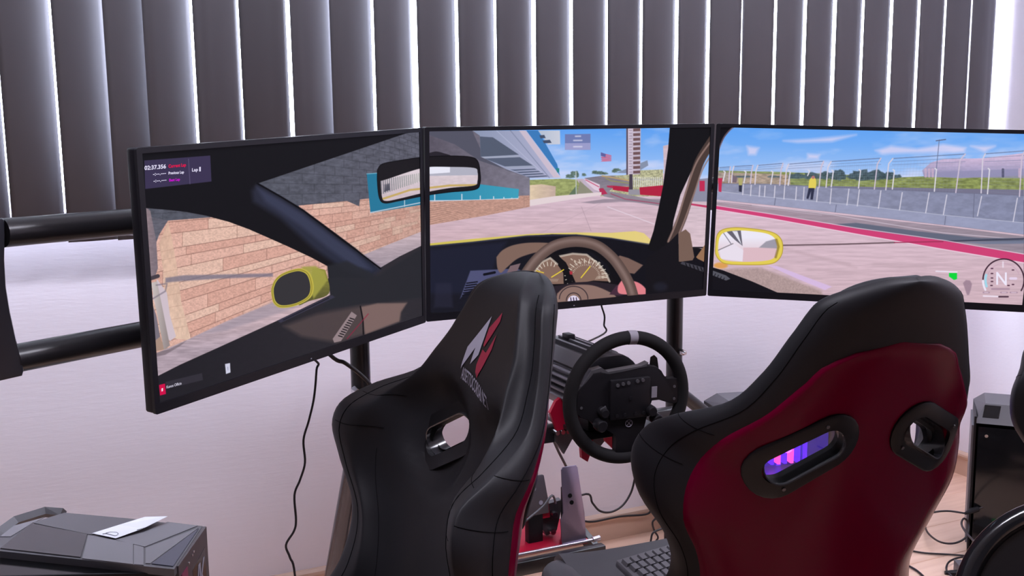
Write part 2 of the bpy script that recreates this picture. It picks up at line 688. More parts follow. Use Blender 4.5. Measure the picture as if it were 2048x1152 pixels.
def stone(X, Y):
    dx = np.maximum(VPX-X, 5)
    r = (Y-VPY)/dx
    u = 1/dx
    per = .0963
    q = (r-.12) % per
    cyc = np.floor((r-.12)/per)
    e = [0, .0413, .0653, per]
    row = np.digitize(q, e)
    lo = np.take(e, np.clip(row-1, 0, 2))
    hi = np.take(e, np.clip(row, 1, 3))
    rid = cyc*3+row
    ul = np.where(row == 2, 3.4e-4, 2.5e-4)
    uu = u/ul+rid*.43
    cid = np.floor(uu)
    fu = uu-cid
    h = np.sin(rid*127.1+cid*311.7)*43758.5
    h = h-np.floor(h)
    c1, c2, c3 = np.array([219, 174, 160]), np.array([211, 163, 149]), np.array([222, 184, 168])
    c = np.where((h < .4)[..., None], c1, np.where((h < .7)[..., None], c2, c3))/255.0
    n = vnoise(X, Y, 3, 2.2, 5)[..., None]
    c = c*(.86+.28*n)
    wr = np.minimum(q-lo, hi-q)*dx       # distance in px to row joint
    wc = np.minimum(fu, 1-fu)*ul*dx*dx   # to column joint
    far = np.clip((dx-180)/300, .15, 1)[..., None]
    j = np.maximum(np.clip(1.1-wr, 0, 1), np.clip(1.1-wc, 0, 1)*.7)[..., None]*far*.75
    c = c*(1-j)+np.array([120, 88, 80])/255*j
    sh = np.clip((X-640)/200, 0, 1)[..., None]*.10
    return np.clip(c*(1-sh), 0, 1)


def greyblock(X, Y):
    dx = np.maximum(VPX-X, 5)
    r = (Y-VPY)/dx
    q = ((r+2) % .043)
    wr = np.minimum(q, .043-q)*dx
    fu = ((1/dx)/2.2e-4+np.floor((r+2)/.043)*.5) % 1
    wc = np.minimum(fu, 1-fu)*2.2e-4*dx*dx
    n = vnoise(X, Y, 9, 5, 8)[..., None]
    t = np.clip((X-520)/330, 0, 1)[..., None]
    c = (np.array([84, 86, 98])*(1-t)+np.array([92, 92, 106])*t)/255*(.8+.4*n)
    j = np.maximum(np.clip(1-wr, 0, 1), np.clip(1-wc, 0, 1))[..., None]*.22
    return np.clip(c*(1-j), 0, 1)


ROOF = [(262, 235), (860, 235), (850, 262), (820, 264), (515, 367), (500, 366)]
LW = PA([(148, 580), (300, 592), (430, 606), (570, 632), (720, 672), (850, 720), (960, 768), (1100, 830), (1260, 905), (1372, 965), (1380, 1040)]).tolist() + \
    PB([(1375, 60), (1390, 165), (1040, 335), (700, 490), (400, 625), (236, 708), (210, 420), (150, -410)]).tolist()
mask_of(LW)
poly(LW, stone)
poly([(280, 400), (345, 415), (420, 432), (400, 436), (336, 441), (318, 470), (300, 520), (284, 470)], grad((92, 92, 104), (110, 105, 118), 0, 290, 400, .15))
poly(PA([(318, 664), (640, 640), (600, 560), (190, 560), (200, 640)]), greyblock)
poly(PA([(148, 560), (200, 600), (240, 800), (250, 980), (230, 1040), (190, 1040)]), grad((150, 130, 135), (120, 108, 118), 0, 286, 315, .1))
poly(PA([(318, 668), (258, 820), (285, 985), (300, 1200), (330, 1440), (470, 1455), (405, 1200), (375, 960), (345, 790)]), grad((214, 176, 156), (222, 190, 170), 1, 440, 680, .1, 5, 9))
for yy in (760, 850, 905, 985, 1080, 1140, 1220, 1300, 1360):
    stroke([(262+(yy-760)*.1, yy+22), (345+(yy-760)*.17, yy)], 3, (178, 140, 124), .6, tr=PA)
poly(PB([(215, 170), (245, 60), (310, 150), (330, 300), (370, 440), (330, 470), (280, 400)]), (206, 190, 200))
poly(PB([(212, 330), (235, 330), (275, 470), (320, 520), (225, 540)]), (168, 140, 126))
poly(PB([(205, 200), (240, 300), (265, 440), (215, 480)]), (120, 112, 124))
poly(PB([(205, 85), (245, 75), (330, 500), (290, 525)]), grad((200, 190, 188), (150, 138, 138), 0, 305, 335))
stroke([(190, 60), (250, 40)], 26, (70, 62, 70), tr=PB)
stroke([(200, 95), (212, 400)], 9, (190, 185, 196), tr=PB)
# shadow of a pole and ground strip
poly(PB([(300, 52), (420, 35), (1010, 22), (1010, 44), (640, 58), (400, 74), (300, 84)]), (112, 108, 128), .75, 1.6)
stroke([(240, 100), (310, 90), (300, 140), (200, 200)], 9, (120, 110, 124), .7, 1, tr=PB)
poly(PB([(215, 560), (400, 480), (470, 450), (700, 340), (1010, 215), (1400, 130), (1400, 200), (1040, 335), (230, 720)]),
     grad((205, 176, 180), (176, 158, 170), 1, 590, 700, .16, 26, 3, 11))
poly(PB([(470, 450), (1000, 212), (1200, 235), (1040, 290), (700, 400), (560, 420)]), (150, 140, 155), .55, 3)
poly(PB([(230, 550), (330, 520), (440, 466), (400, 500), (300, 560), (235, 575)]), (90, 78, 84), .5, 1)
# far right window of the left screen
RW = PA([(905, 412), (1300, 285), (1890, 80), (1990, 70), (1996, 830), (1850, 900), (1722, 975), (1690, 960), (1560, 850), (1420, 745), (1210, 590), (1060, 500)]).tolist()
mask_of(RW)
poly(RW, greyblock)
poly(PA([(1180, 565), (1500, 535), (1580, 570), (1585, 525), (1985, 480), (2000, 850), (1600, 980), (1200, 620)]), stone)
poly(PA([(1630, 355), (1760, 345), (1990, 250), (1990, 560), (1655, 615)]), (38, 118, 152))
stroke([(1630, 356), (1990, 330)], 5, (120, 180, 205), tr=PA)
stroke([(1655, 612), (1990, 545)], 7, (190, 200, 215), tr=PA)
stroke([(1880, 520), (1880, 570)], 6, (190, 205, 215), tr=PA)
poly(PA([(1610, 890), (1780, 820), (1996, 735), (1996, 850), (1700, 990)]), grad((192, 172, 180), (160, 146, 158), 1, 470, 540, .12, 20, 3))
CLIP = None
# car interior of left screen
INT = PB([(236, 708), (400, 625), (700, 490), (1040, 335), (1390, 165), (1380, 60), (1372, -20), (1690, -30), (1722, -15), (1850, -90), (2000, -165), (2015, 330), (245, 880)]).tolist()
poly(INT, grad((34, 32, 38), (46, 43, 49), 0, 380, 800, .05))  # dark tones lifted, painting in the haze reflected on this screen
poly(ROOF, (17, 16, 19))
poly(PA([(150, 190), (600, 150), (1990, 60), (1900, 80), (905, 412), (880, 400), (1060, 520), (1210, 600), (1420, 760), (1560, 865), (1700, 985), (1640, 1040), (1380, 1040), (1372, 965), (1260, 905), (1100, 830), (960, 768), (850, 720), (720, 672), (570, 632), (430, 606), (300, 592), (148, 580)]), (17, 16, 20))
poly(PA([(905, 425), (1060, 510), (1210, 605), (1420, 765), (1560, 865), (1722, 985), (1640, 1045), (1480, 990), (1280, 850), (1060, 650), (880, 540), (870, 470)]),
     grad((40, 42, 58), (38, 42, 60), 0, 500, 760), 1, 6)
poly(PA([(900, 440), (1060, 530), (1210, 625), (1420, 785), (1560, 885), (1660, 985), (1560, 980), (1380, 850), (1180, 690), (960, 540)]), (66, 70, 96), .6, 5)
stroke([(905, 418), (1060, 506), (1210, 598), (1420, 757), (1560, 860), (1722, 982)], 9, (6, 6, 10), tr=PA)
poly(PB([(1370, -30), (1500, -60), (1700, 40), (2000, -150), (2015, 180), (1600, 230), (1320, 260), (1390, 165)]), (38, 39, 45), .9, 3)
poly(PB([(1040, 335), (1400, 165), (1420, 180), (1100, 330), (1060, 350)]), (58, 56, 74), .9, 1)
stroke([(1080, 330), (1380, 185)], 5, (24, 22, 28), tr=PB)
# brown door card, vent
poly(PB([(1080, 370), (1300, 290), (1600, 235), (1890, 215), (1850, 270), (1850, 330), (1600, 430), (1440, 480), (1200, 440)]), (88, 74, 74), .75, 5)
poly(PB([(1590, 245), (1700, 220), (1895, 218), (1855, 280), (1845, 340), (1620, 425)]), (128, 104, 100), .9, 2)
stroke([(1588, 240), (1605, 330), (1608, 425)], 9, (20, 17, 20), tr=PB)
poly(PB([(1530, 275), (1565, 300), (1460, 470), (1415, 480), (1405, 455)]), (146, 128, 132))
for k in range(9):
    stroke([(1520-k*9.5, 318+k*14.5), (1545-k*9.5, 326+k*14.5)], 7, (26, 22, 26), tr=PB)
stroke([(1640, 290), (1500, 455)], 6, (150, 30, 60), .7, tr=PB)
# yellow mirror
poly(spl(PB([(1270, -10), (1340, -5), (1362, 20), (1380, 155), (1250, 205), (1180, 230), (1260, 120)]).tolist()), grad((138, 134, 58), (90, 88, 48), 1, 540, 600, .1))
poly(PA([(1200, 970), (1290, 965), (1350, 1000), (1370, 1060), (1280, 1180)]), (160, 156, 70), .9, 2)
mo = spl(PB([(1000, 120), (1020, 70), (1060, 30), (1130, 0), (1200, -10), (1255, 20), (1280, 100), (1270, 165), (1230, 205), (1150, 240), (1060, 250), (1015, 220), (1000, 160)]).tolist()+PB([(1000, 120)]).tolist())
poly(mo, (190, 176, 72))
poly([((x-585)*.86+584, (y-577)*.86+577) for x, y in mo], (52, 50, 54))
stroke([((x-585)*.93+584, (y-577)*.93+577) for x, y in mo], 1.4, (120, 108, 36), .8)

# ---- centre screen
mask_of([(846, 240), (1436, 240), (1418, 620), (852, 640)])


def sky(X, Y):
    t = np.clip((Y-255)/130, 0, 1)[..., None]
    t = t+0*X[..., None]
    c = (np.array([92, 158, 240])*(1-t)+np.array([188, 210, 248])*t)/255
    n = vnoise(X+Y*.6, Y, 95, 30, 21, 4)
    m = np.clip((n-.50+.14*t[..., 0])*3.2, 0, 1)[..., None]
    return c*(1-m*.6)+np.array([226, 222, 246])/255*m*.6


poly([(846, 240), (1436, 240), (1430, 420), (846, 420)], sky)
Cc = PC_
poly([(50, 560), (1440, 300), (1440, 720), (50, 740)], grad((212, 186, 202), (206, 176, 186), 1, 380, 470, .09, 34, 3, 31), tr=Cc)
poly([(630, 345), (830, 338), (935, 345), (960, 430), (860, 445), (770, 450), (630, 400)], col_noise((152, 160, 104), .22, 6, 3, 41), tr=Cc)
poly([(1040, 322), (1180, 318), (1260, 290), (1400, 285), (1400, 440), (1040, 440)], col_noise((176, 174, 140), .35, 3, 2, 42), tr=Cc)
for a in ((865, 328, 34, 16), (890, 312, 30, 18), (905, 320, 12, 28), (945, 318, 16, 12), (1010, 305, 26, 14), (1040, 308, 30, 14), (1065, 310, 24, 10), (1120, 298, 20, 12), (1135, 290, 30, 12)):
    poly(blob(a[0], a[1], a[2]*.8, a[3], 5), col_noise((84, 104, 92), .3, 3, 3, 43), .9, 1, tr=Cc)
poly([(1130, 305), (1310, 232), (1315, 262), (1250, 300), (1180, 306)], (128, 138, 160), .9, tr=Cc)
poly([(945, 335), (1040, 322), (1110, 322), (1210, 355), (1210, 380), (1120, 385), (1090, 410), (1400, 470), (1400, 500), (1150, 460), (1060, 440), (1000, 400)], grad((124, 118, 132), (148, 138, 150), 1, 350, 400, .1, 12, 2), tr=Cc)
stroke([(1050, 322), (1130, 335), (1205, 350)], 9, (190, 160, 110), .8, tr=Cc)
stroke([(1070, 335), (1100, 350), (1205, 365)], 6, (150, 150, 90), .8, tr=Cc)
poly([(900, 340), (935, 338), (1035, 372), (1035, 415), (930, 430), (905, 425), (920, 370)], (192, 174, 192), .9, tr=Cc)
poly([(920, 350), (1000, 420), (905, 425)], (130, 132, 108), .8, tr=Cc)
poly([(945, 335), (985, 350), (1035, 372), (1035, 412), (1005, 402), (960, 360)], (226, 206, 222), .9, tr=Cc)
stroke([(955, 345), (1030, 385)], 5, (190, 60, 96), .8, tr=Cc)
poly([(1030, 395), (1055, 392), (1080, 425), (1040, 432)], (178, 50, 86), tr=Cc)
poly([(1075, 378), (1110, 378), (1110, 392), (1080, 388)], (178, 50, 86), tr=Cc)
for k in range(16):
    x = 1225+k*11
    stroke([(x, 330), (x, 385)], 4, (226, 224, 228), .9, tr=Cc)
    stroke([(x+3, 340), (x+10, 346)], 5, (160, 160, 165), .7, tr=Cc)
poly([(1110, 378), (1205, 386), (1205, 416), (1110, 402)], (176, 36, 66), tr=Cc)
poly([(1265, 388), (1402, 376), (1400, 440), (1262, 430)], (176, 34, 64), tr=Cc)
poly([(1200, 400), (1265, 400), (1268, 432), (1200, 430)], (150, 146, 158), tr=Cc)
poly([(632, 375), (700, 370), (782, 382), (780, 440), (632, 480)], grad((222, 200, 172), (196, 172, 160), 0, 1060, 1110, .06), tr=Cc)
poly([(850, 440), (905, 372), (905, 432)], (92, 112, 92), .9, tr=Cc)
stroke([(898, 298), (900, 432)], 5, (196, 200, 200), tr=Cc)
poly([(632, 460), (780, 438), (1045, 415), (1045, 432), (860, 460), (632, 496)], (226, 210, 214), tr=Cc)
poly([(930, 475), (1060, 455), (1400, 455), (1400, 482), (1150, 470), (1000, 482)], (140, 128, 142), .8, 1, tr=Cc)
stroke([(1100, 425), (1180, 455), (1400, 485)], 5, (160, 60, 92), .8, tr=Cc)
stroke([(1080, 500), (1350, 600)], 5, (228, 212, 226), .8, tr=Cc)
stroke([(930, 500), (985, 640)], 3, (150, 128, 142), .5, tr=Cc)
stroke([(1040, 480), (700, 650), (600, 680)], 3, (170, 148, 162), .35, 1, tr=Cc)
# pit building
poly([(50, 60), (310, 60), (632, 330), (632, 440), (570, 440), (50, 470)], grad((92, 86, 100), (128, 124, 140), 0, 860, 1060, .10, 9, 6), tr=Cc)
poly([(50, 60), (300, 60), (370, 215), (500, 290), (630, 330), (345, 235), (200, 140), (50, 85)], (84, 84, 100), tr=Cc)
poly([(300, 60), (345, 90), (350, 210), (500, 285), (640, 335), (800, 332), (600, 60)], grad((140, 150, 178), (176, 176, 206), 0, 950, 1110), tr=Cc)
poly([(345, 95), (420, 100), (570, 200), (350, 212)], (84, 92, 112), tr=Cc)
poly([(350, 212), (565, 203), (575, 214), (372, 222)], (160, 166, 188), tr=Cc)
poly([(372, 222), (575, 214), (650, 262), (490, 268)], (88, 96, 118), tr=Cc)
poly([(490, 268), (655, 263), (665, 272), (505, 280)], (156, 162, 186), tr=Cc)
for k in range(4):
    poly([(520+k*30, 286+k*13), (660+k*22, 280+k*13), (672+k*22, 286+k*13), (545+k*28, 293+k*13)], (86, 94, 118), tr=Cc)
poly([(570, 60), (612, 60), (812, 332), (770, 332)], (206, 190, 206), .9, tr=Cc)
stroke([(520, 60), (745, 332)], 5, (120, 128, 156), .7, tr=Cc)
stroke([(440, 60), (700, 300)], 4, (196, 200, 226), .5, tr=Cc)
poly([(612, 60), (680, 60), (790, 255), (806, 320)], (60, 122, 186), tr=Cc)
poly([(680, 60), (806, 60), (808, 140), (738, 142)], grad((176, 188, 208), (204, 206, 220), 0, 1070, 1125), tr=Cc)
poly([(688, 88), (716, 86), (724, 104), (694, 106)], (70, 80, 104), tr=Cc)
poly([(706, 118), (748, 114), (758, 132), (714, 134)], (70, 80, 104), tr=Cc)
poly([(782, 278), (802, 278), (802, 300), (790, 302)], (46, 130, 130), tr=Cc)
poly([(50, 415), (200, 390), (345, 370), (570, 398), (566, 452), (55, 466)], grad((44, 132, 168), (62, 158, 186), 0, 860, 1030), tr=Cc)
stroke([(50, 466), (330, 462), (566, 452)], 6, (214, 214, 226), tr=Cc)
for x, h in ((85, 42), (241, 36), (347, 26), (424, 22), (483, 18), (529, 14)):
    stroke([(x, 464-h), (x, 464)], 6, (208, 216, 228), tr=Cc)


def smallbrick(X, Y):
    r = (Y-372)/np.maximum(1130-X, 5)
    j = (np.abs(((r*60) % 1)-.5) > .38)[..., None]*.18
    n = vnoise(X, Y, 5, 1.6, 61)[..., None]
    return np.clip(np.array([196, 152, 138])/255*(.84+.32*n)*(1-j), 0, 1)


poly([(50, 470), (566, 454), (572, 436), (632, 434), (632, 500), (380, 550), (55, 605)], smallbrick, tr=Cc)
stroke([(600, 440), (600, 500)], 3, (150, 118, 112), .5, tr=Cc)
# tower, flag
poly([(1188, 44), (1272, 44), (1268, 312), (1192, 316)], grad((206, 192, 210), (188, 176, 196), 0, 1255, 1282, .06, 4, 4), tr=Cc)
stroke([(1193, 44), (1193, 312)], 9, (84, 70, 84), tr=Cc)
for k in range(10):
    poly([(1228, 50+k*27), (1268, 48+k*27), (1268, 64+k*27), (1228, 66+k*27)], (112, 84, 88), tr=Cc)
for k in range(16):
    stroke([(1206, 60+k*16), (1220, 60+k*16)], 5, (150, 134, 156), .7, tr=Cc)
poly([(1206, 312), (1224, 312), (1226, 400), (1204, 400)], (72, 62, 76), tr=Cc)
for k in range(5):
    poly([(1042+k*2, 192+k*10), (1070, 196+k*9), (1102, 204+k*7), (1102, 208+k*7), (1070, 202+k*9), (1042, 198+k*10)], (214, 84, 110), tr=Cc)
poly([(1042, 186), (1070, 196), (1068, 214), (1042, 206)], (96, 96, 156), tr=Cc)
# message box
poly([(835, 82), (982, 80), (982, 172), (835, 172)], (112, 116, 164), .85, tr=Cc)
poly([(835, 134), (982, 132), (982, 172), (835, 172)], (164, 164, 208), .8, tr=Cc)
for x0, x1, y in ((896, 924, 94), (886, 932, 118), (886, 932, 154)):
    stroke([(x0, y), (x1, y-.5)], 8, (222, 220, 240), .75, 1, tr=Cc)
# bonnet, dash
poly([(50, 712), (300, 685), (650, 655), (900, 648), (1100, 650), (1240, 640), (1290, 652), (1340, 700), (1330, 740), (50, 740)], grad((206, 190, 86), (228, 206, 130), 0, 860, 1300), tr=Cc)
poly([(50, 725), (300, 702), (600, 668), (760, 658), (900, 660), (1100, 680), (1330, 720), (1700, 760), (1700, 1100), (50, 1110)], grad((24, 24, 34), (16, 15, 22), 0, 900, 1330, .1), tr=Cc)
stroke([(50, 728), (300, 705), (620, 668), (900, 662), (1100, 682), (1330, 718)], 8, (56, 58, 78), .8, 1, tr=Cc)
poly([(50, 745), (500, 700), (440, 800), (420, 870), (250, 1000), (50, 1000)], (30, 32, 50), .9, 5, tr=Cc)
poly([(90, 940), (180, 940), (190, 1080), (80, 1080)], (44, 44, 64), .5, 3, tr=Cc)
poly([(290, 868), (560, 855), (585, 870), (460, 900), (340, 960), (255, 1000), (230, 1030)], (84, 86, 124), .9, 1, tr=Cc)
for k in range(6):
    stroke([(270-k*5, 940+k*14), (330-k*5, 932+k*14)], 7, (18, 18, 28), tr=Cc)
stroke([(370, 890), (430, 878)], 14, (16, 16, 26), tr=Cc)
poly(spl([(440, 790), (475, 750), (540, 720), (640, 706), (760, 712), (740, 745), (640, 770), (560, 800), (500, 850), (465, 880), (445, 850), (440, 790)]), (126, 100, 90), 1, 1, tr=Cc)
poly([(520, 840), (580, 825), (560, 870), (500, 880)], (120, 98, 104), tr=Cc)
poly(spl([(860, 725), (960, 722), (1010, 740), (940, 748), (880, 742), (860, 725)]), (150, 112, 108), tr=Cc)
poly([(1150, 780), (1200, 795), (1285, 836), (1235, 886), (1190, 880), (1130, 800)], (120, 94, 86), 1, 1, tr=Cc)
stroke([(600, 990), (650, 860), (720, 780), (860, 730), (1000, 740), (1100, 820), (1150, 960)], 46, (13, 12, 16), tr=Cc)
poly(spl([(640, 900), (740, 800), (800, 770), (960, 770), (1080, 870), (1120, 940), (1080, 960), (720, 960), (640, 900)]), (18, 15, 18), tr=Cc)
g1 = [(640, 900), (700, 820), (750, 795), (790, 830), (825, 880), (828, 944), (740, 946), (640, 930)]
g2 = [(800, 786), (880, 770), (960, 776), (1030, 830), (1075, 890), (1092, 930), (1000, 925), (900, 944), (872, 880), (840, 820)]
for g in (g1, g2):
    poly(g, (132, 104, 92), tr=Cc)
    stroke(g[:4] if g is g1 else g[:6], 12, (206, 192, 180), .75, tr=Cc)
for k in range(10):
    a = math.radians(150+k*16)
    stroke([(745+66*math.cos(a), 905+66*math.sin(a)), (745+88*math.cos(a), 905+88*math.sin(a))], 4, (236, 228, 214), .9, tr=Cc)
for k in range(16):
    a = math.radians(150+k*14.5)
    stroke([(955+92*math.cos(a), 895+70*math.sin(a)), (955+122*math.cos(a), 895+96*math.sin(a))], 4, (238, 230, 216), .9, tr=Cc)
for k in range(9):
    stroke([(870+k*20, 800+(k % 3)*9), (878+k*20, 806+(k % 3)*9)], 6, (230, 216, 200), .7, tr=Cc)
for r_ in (100, 78):
    for k in range(22):
        a = math.radians(200+k*8)
        stroke([(955+r_*.95*math.cos(a), 900+r_*.8*math.sin(a)), (955+(r_+9)*.95*math.cos(a), 900+(r_+9)*.8*math.sin(a))], 3, (226, 212, 198), .75, tr=Cc)
for k in range(12):
    stroke([(1010+k*6, 918-k*1), (1022+k*6, 900-k*1)], 2.4, (220, 206, 190), .6, tr=Cc)
    stroke([(700+k*8, 930), (708+k*8, 916)], 2.4, (220, 206, 190), .6, tr=Cc)
stroke([(758, 905), (828, 862)], 6, (232, 206, 60), tr=Cc)
stroke([(928, 908), (980, 844)], 6, (232, 206, 60), tr=Cc)
stroke([(670, 868), (712, 880)], 5, (232, 206, 60), tr=Cc)
stroke([(790, 790), (840, 850), (865, 940)], 26, (17, 15, 18), tr=Cc)
poly([(862, 868), (880, 876), (874, 892), (862, 888)], (170, 46, 60), tr=Cc)
poly([(760, 960), (900, 935), (1000, 930), (1150, 950), (1200, 1000), (1080, 1040), (800, 1040)], (40, 32, 40), tr=Cc)
poly(spl([(790, 1000), (830, 965), (880, 950), (990, 952), (1080, 985), (1130, 1020), (1090, 1045), (960, 1050), (800, 1060), (790, 1000)]), (140, 112, 104), 1, 1, tr=Cc)
stroke(oval(885, 1030, 82, 72, 30, PI, 2*PI), 5, (52, 42, 48), tr=Cc)
stroke(oval(885, 1040, 42, 44, 30, PI, 2*PI), 5, (52, 42, 48), tr=Cc)
poly(oval(885, 1045, 34, 34), (224, 214, 236), tr=Cc)
for x in (868, 884, 900):
    stroke([(x, 1024), (x+3, 1046)], 6, (70, 56, 84), tr=Cc)
poly([(1130, 955), (1180, 935), (1210, 985), (1150, 1010), (1090, 1005)], (70, 44, 60), tr=Cc)
poly(spl([(1160, 925), (1240, 930), (1290, 960), (1308, 1000), (1240, 1005), (1150, 1000), (1140, 960), (1160, 925)]), (222, 128, 136), 1, 1, tr=Cc)
rimp = spl([(560, 1010), (585, 935), (625, 862), (690, 785), (780, 722), (900, 700), (1015, 722), (1105, 790), (1165, 870), (1205, 945), (1225, 1005)])
stroke(rimp, 62, (88, 70, 66), tr=Cc)
stroke(rimp, 40, (110, 88, 82), .9, 4, tr=Cc)
stroke([(x-4, y-8) for x, y in rimp], 14, (150, 128, 124), .7, 4, tr=Cc)
# window behind the right-hand door pillar
poly([(1400, 150), (1720, 60), (1705, 760), (1420, 700)], grad((206, 184, 196), (214, 190, 200), 1, 400, 480, .08, 20, 3), tr=Cc)
poly([(1580, 60), (1712, 60), (1706, 350), (1560, 340)], sky, tr=Cc)
poly([(1560, 345), (1706, 330), (1706, 470), (1560, 470)], (140, 140, 162), tr=Cc)
poly([(1610, 350), (1640, 350), (1640, 410), (1610, 410)], (190, 44, 84), tr=Cc)
poly([(1560, 480), (1706, 500), (1706, 514), (1560, 490)], (190, 60, 100), tr=Cc)
stroke([(1575, 735), (1650, 735)], 8, (30, 26, 32), tr=Cc)
poly([(1440, 30), (1706, 30), (1700, 70), (1640, 170), (1560, 300), (1500, 430), (1460, 580), (1445, 700), (1415, 770), (1310, 745), (1345, 640), (1372, 520), (1400, 380), (1430, 160)], (15, 14, 17), tr=Cc)
stroke(spl([(1690, 110), (1610, 240), (1560, 400), (1510, 560), (1450, 700)]), 54, (74, 58, 54), 1, 1, tr=Cc)
stroke(spl([(1670, 130), (1590, 250), (1530, 420), (1480, 580), (1430, 700)]), 10, (142, 116, 110), .9, tr=Cc)
stroke(spl([(1700, 170), (1630, 280), (1580, 420), (1530, 560), (1478, 690)]), 9, (150, 122, 116), .8, tr=Cc)
poly([(1488, 655), (1530, 630), (1556, 655), (1580, 790), (1570, 808), (1490, 818)], (118, 94, 84), tr=Cc)
poly([(1440, 700), (1488, 650), (1490, 815), (1700, 880), (1700, 1060), (1300, 1060), (1300, 800)], (19, 17, 22), tr=Cc)
poly([(1510, 815), (1700, 868), (1700, 900), (1500, 828)], (70, 68, 78), .9, tr=Cc)
for k in range(7):
    stroke([(1530+k*22, 826+k*6), (1538+k*22, 846+k*6)], 5, (12, 11, 14), tr=Cc)
poly(oval(1385, 960, 40, 26), (32, 32, 44), .8, 4, tr=Cc)
poly([(1590, 790), (1640, 720), (1706, 720), (1706, 850), (1600, 800)], (150, 112, 84), tr=Cc)
CLIP = None
# inner mirror across left and centre screens
mir = spl([(755, 340), (765, 328), (800, 321), (850, 314), (900, 312), (940, 314), (955, 322), (960, 345), (960, 366), (950, 379), (900, 384), (850, 391), (800, 401), (770, 406), (759, 396), (755, 365), (755, 340)])
poly(spl([(858, 306), (872, 303), (886, 306), (900, 312), (858, 316), (858, 306)]), (40, 36, 44))
poly(mir, (26, 23, 27))
mi = spl([(761, 362), (775, 358), (845, 336), (900, 334), (948, 336), (955, 345), (955, 362), (948, 371), (900, 376), (850, 385), (800, 397), (772, 402), (764, 394), (761, 362)])
mask_of(mi)
poly([(750, 330), (970, 310), (970, 410), (750, 410)], grad((220, 206, 214), (206, 188, 196), 1, 340, 390, .06))
poly([(845, 330), (970, 330), (970, 350), (845, 352)], (176, 176, 192))
poly([(858, 330), (900, 330), (900, 345), (858, 348)], (232, 232, 246))
for k in range(22):
    x = 762+k*4.2
    stroke([(x, 360-k*.7), (x+1, 388-k*1.4)], 2.2, (96+k*4, 100+k*4, 112+k*3), .8)
for k in range(4):
    poly([(767+k*3, 369+k), (780-k, 366+k), (780, 380), (768, 384)], (70, 70, 84), .4)
stroke([(765, 398), (820, 380), (900, 371), (955, 370)], 4, (196, 166, 92), .9)
CLIP = None
stroke(mir, 1.6, (10, 9, 12))

# ---- right screen
mask_of([(1430, 244), (2066, 244), (2066, 640), (1412, 600)])
Dd = PD
poly([(1430, 240), (2066, 240), (2066, 400), (1430, 400)], sky)
poly([(1430, 240), (2066, 240), (2066, 300), (1430, 290)], (104, 168, 246), .45, 14)
for p in ([(1010, 175), (1100, 150), (1250, 165), (1400, 140), (1530, 160), (1520, 185), (1200, 190), (1050, 195)], [(620, 195), (690, 200), (680, 225), (620, 222)], [(480, 120), (640, 110), (900, 85), (760, 125), (560, 130)], [(270, 150), (340, 160), (320, 200), (280, 200)], [(1560, 150), (1700, 150), (1640, 185)]):
    poly(p, (224, 214, 242), .75, 4, tr=Dd)
poly([(60, 290), (500, 300), (1160, 330), (1866, 300), (1866, 460), (60, 430)], col_noise((134, 144, 86), .3, 9, 3, 71), tr=Dd)
poly([(60, 300), (520, 315), (520, 385), (60, 380)], col_noise((172, 150, 130), .3, 8, 3, 72), tr=Dd)
for cx, rx, ry in ((560, 60, 22), (640, 50, 28), (720, 40, 30), (800, 52, 40), (880, 34, 24), (930, 70, 44), (1020, 60, 40), (1090, 40, 30), (1140, 24, 14), (430, 40, 8), (250, 60, 8)):
    poly(blob(cx, 328, rx, ry, int(cx)), col_noise((66, 84, 92), .35, 4, 3, 73), .95, 1.2, tr=Dd)
poly([(1280, 290), (1330, 245), (1400, 225), (1640, 220), (1866, 190), (1866, 320), (1500, 335), (1290, 325)], grad((210, 186, 216), (152, 148, 186), 1, 315, 350, .06), tr=Dd)
poly([(1290, 300), (1620, 290), (1866, 280), (1866, 335), (1290, 328)], (146, 142, 178), .8, 1, tr=Dd)
for x in (1300, 1320, 1340, 1745, 1840):
    stroke([(x, 285), (x, 325)], 14, (206, 176, 200) if x != 1745 else (70, 70, 96), .8, tr=Dd)
stroke([(1378, 115), (1360, 300)], 4, (110, 118, 150), tr=Dd)
stroke([(1360, 120), (1415, 112)], 5, (90, 90, 116), tr=Dd)
# concrete pit wall
poly([(60, 365), (400, 370), (730, 385), (1100, 395), (1866, 430), (1866, 590), (1400, 545), (900, 490), (400, 445), (60, 405)], grad((142, 144, 170), (132, 136, 164), 0, 1430, 2040, .10, 14, 6, 74), tr=Dd)
poly([(740, 380), (1100, 388), (1866, 402), (1866, 435), (1100, 402), (740, 390)], (118, 116, 140), tr=Dd)
poly([(60, 405), (400, 445), (900, 490), (1400, 545), (1866, 590), (1866, 660), (1400, 605), (800, 535), (400, 490), (60, 455)], grad((156, 158, 186), (150, 154, 184), 0, 1430, 2040, .05, 14, 6, 75), tr=Dd)
stroke([(60, 405), (400, 445), (900, 490), (1400, 547), (1866, 592)], 4, (190, 192, 214), .8, tr=Dd)
stroke([(60, 365), (400, 370), (730, 385), (1100, 402), (1866, 436)], 4, (110, 112, 136), .8, tr=Dd)
for x, y0, y1 in ((1415, 555, 605), (1580, 425, 560), (785, 490, 530), (435, 450, 490)):
    stroke([(x, y0), (x-6, y1)], 5, (108, 110, 134), .8, tr=Dd)
for x, y0, y1, lean in ((250, 372, 430, 4), (295, 375, 436, 4), (345, 378, 440, 4), (375, 380, 442, 4), (432, 380, 445, 4), (488, 382, 455, 5), (556, 386, 460, 5), (600, 388, 462, 5), (680, 390, 470, 8), (757, 396, 482, 8), (858, 398, 490, 12), (918, 402, 495, 12), (1042, 408, 508, 14), (1165, 418, 518, 16), (1320, 420, 535, 20), (1422, 432, 545, 20), (1622, 440, 552, 24), (1828, 450, 585, 24)):
    stroke([(x, y0), (x-lean, y1)], 6, (212, 208, 224), .95, tr=Dd)
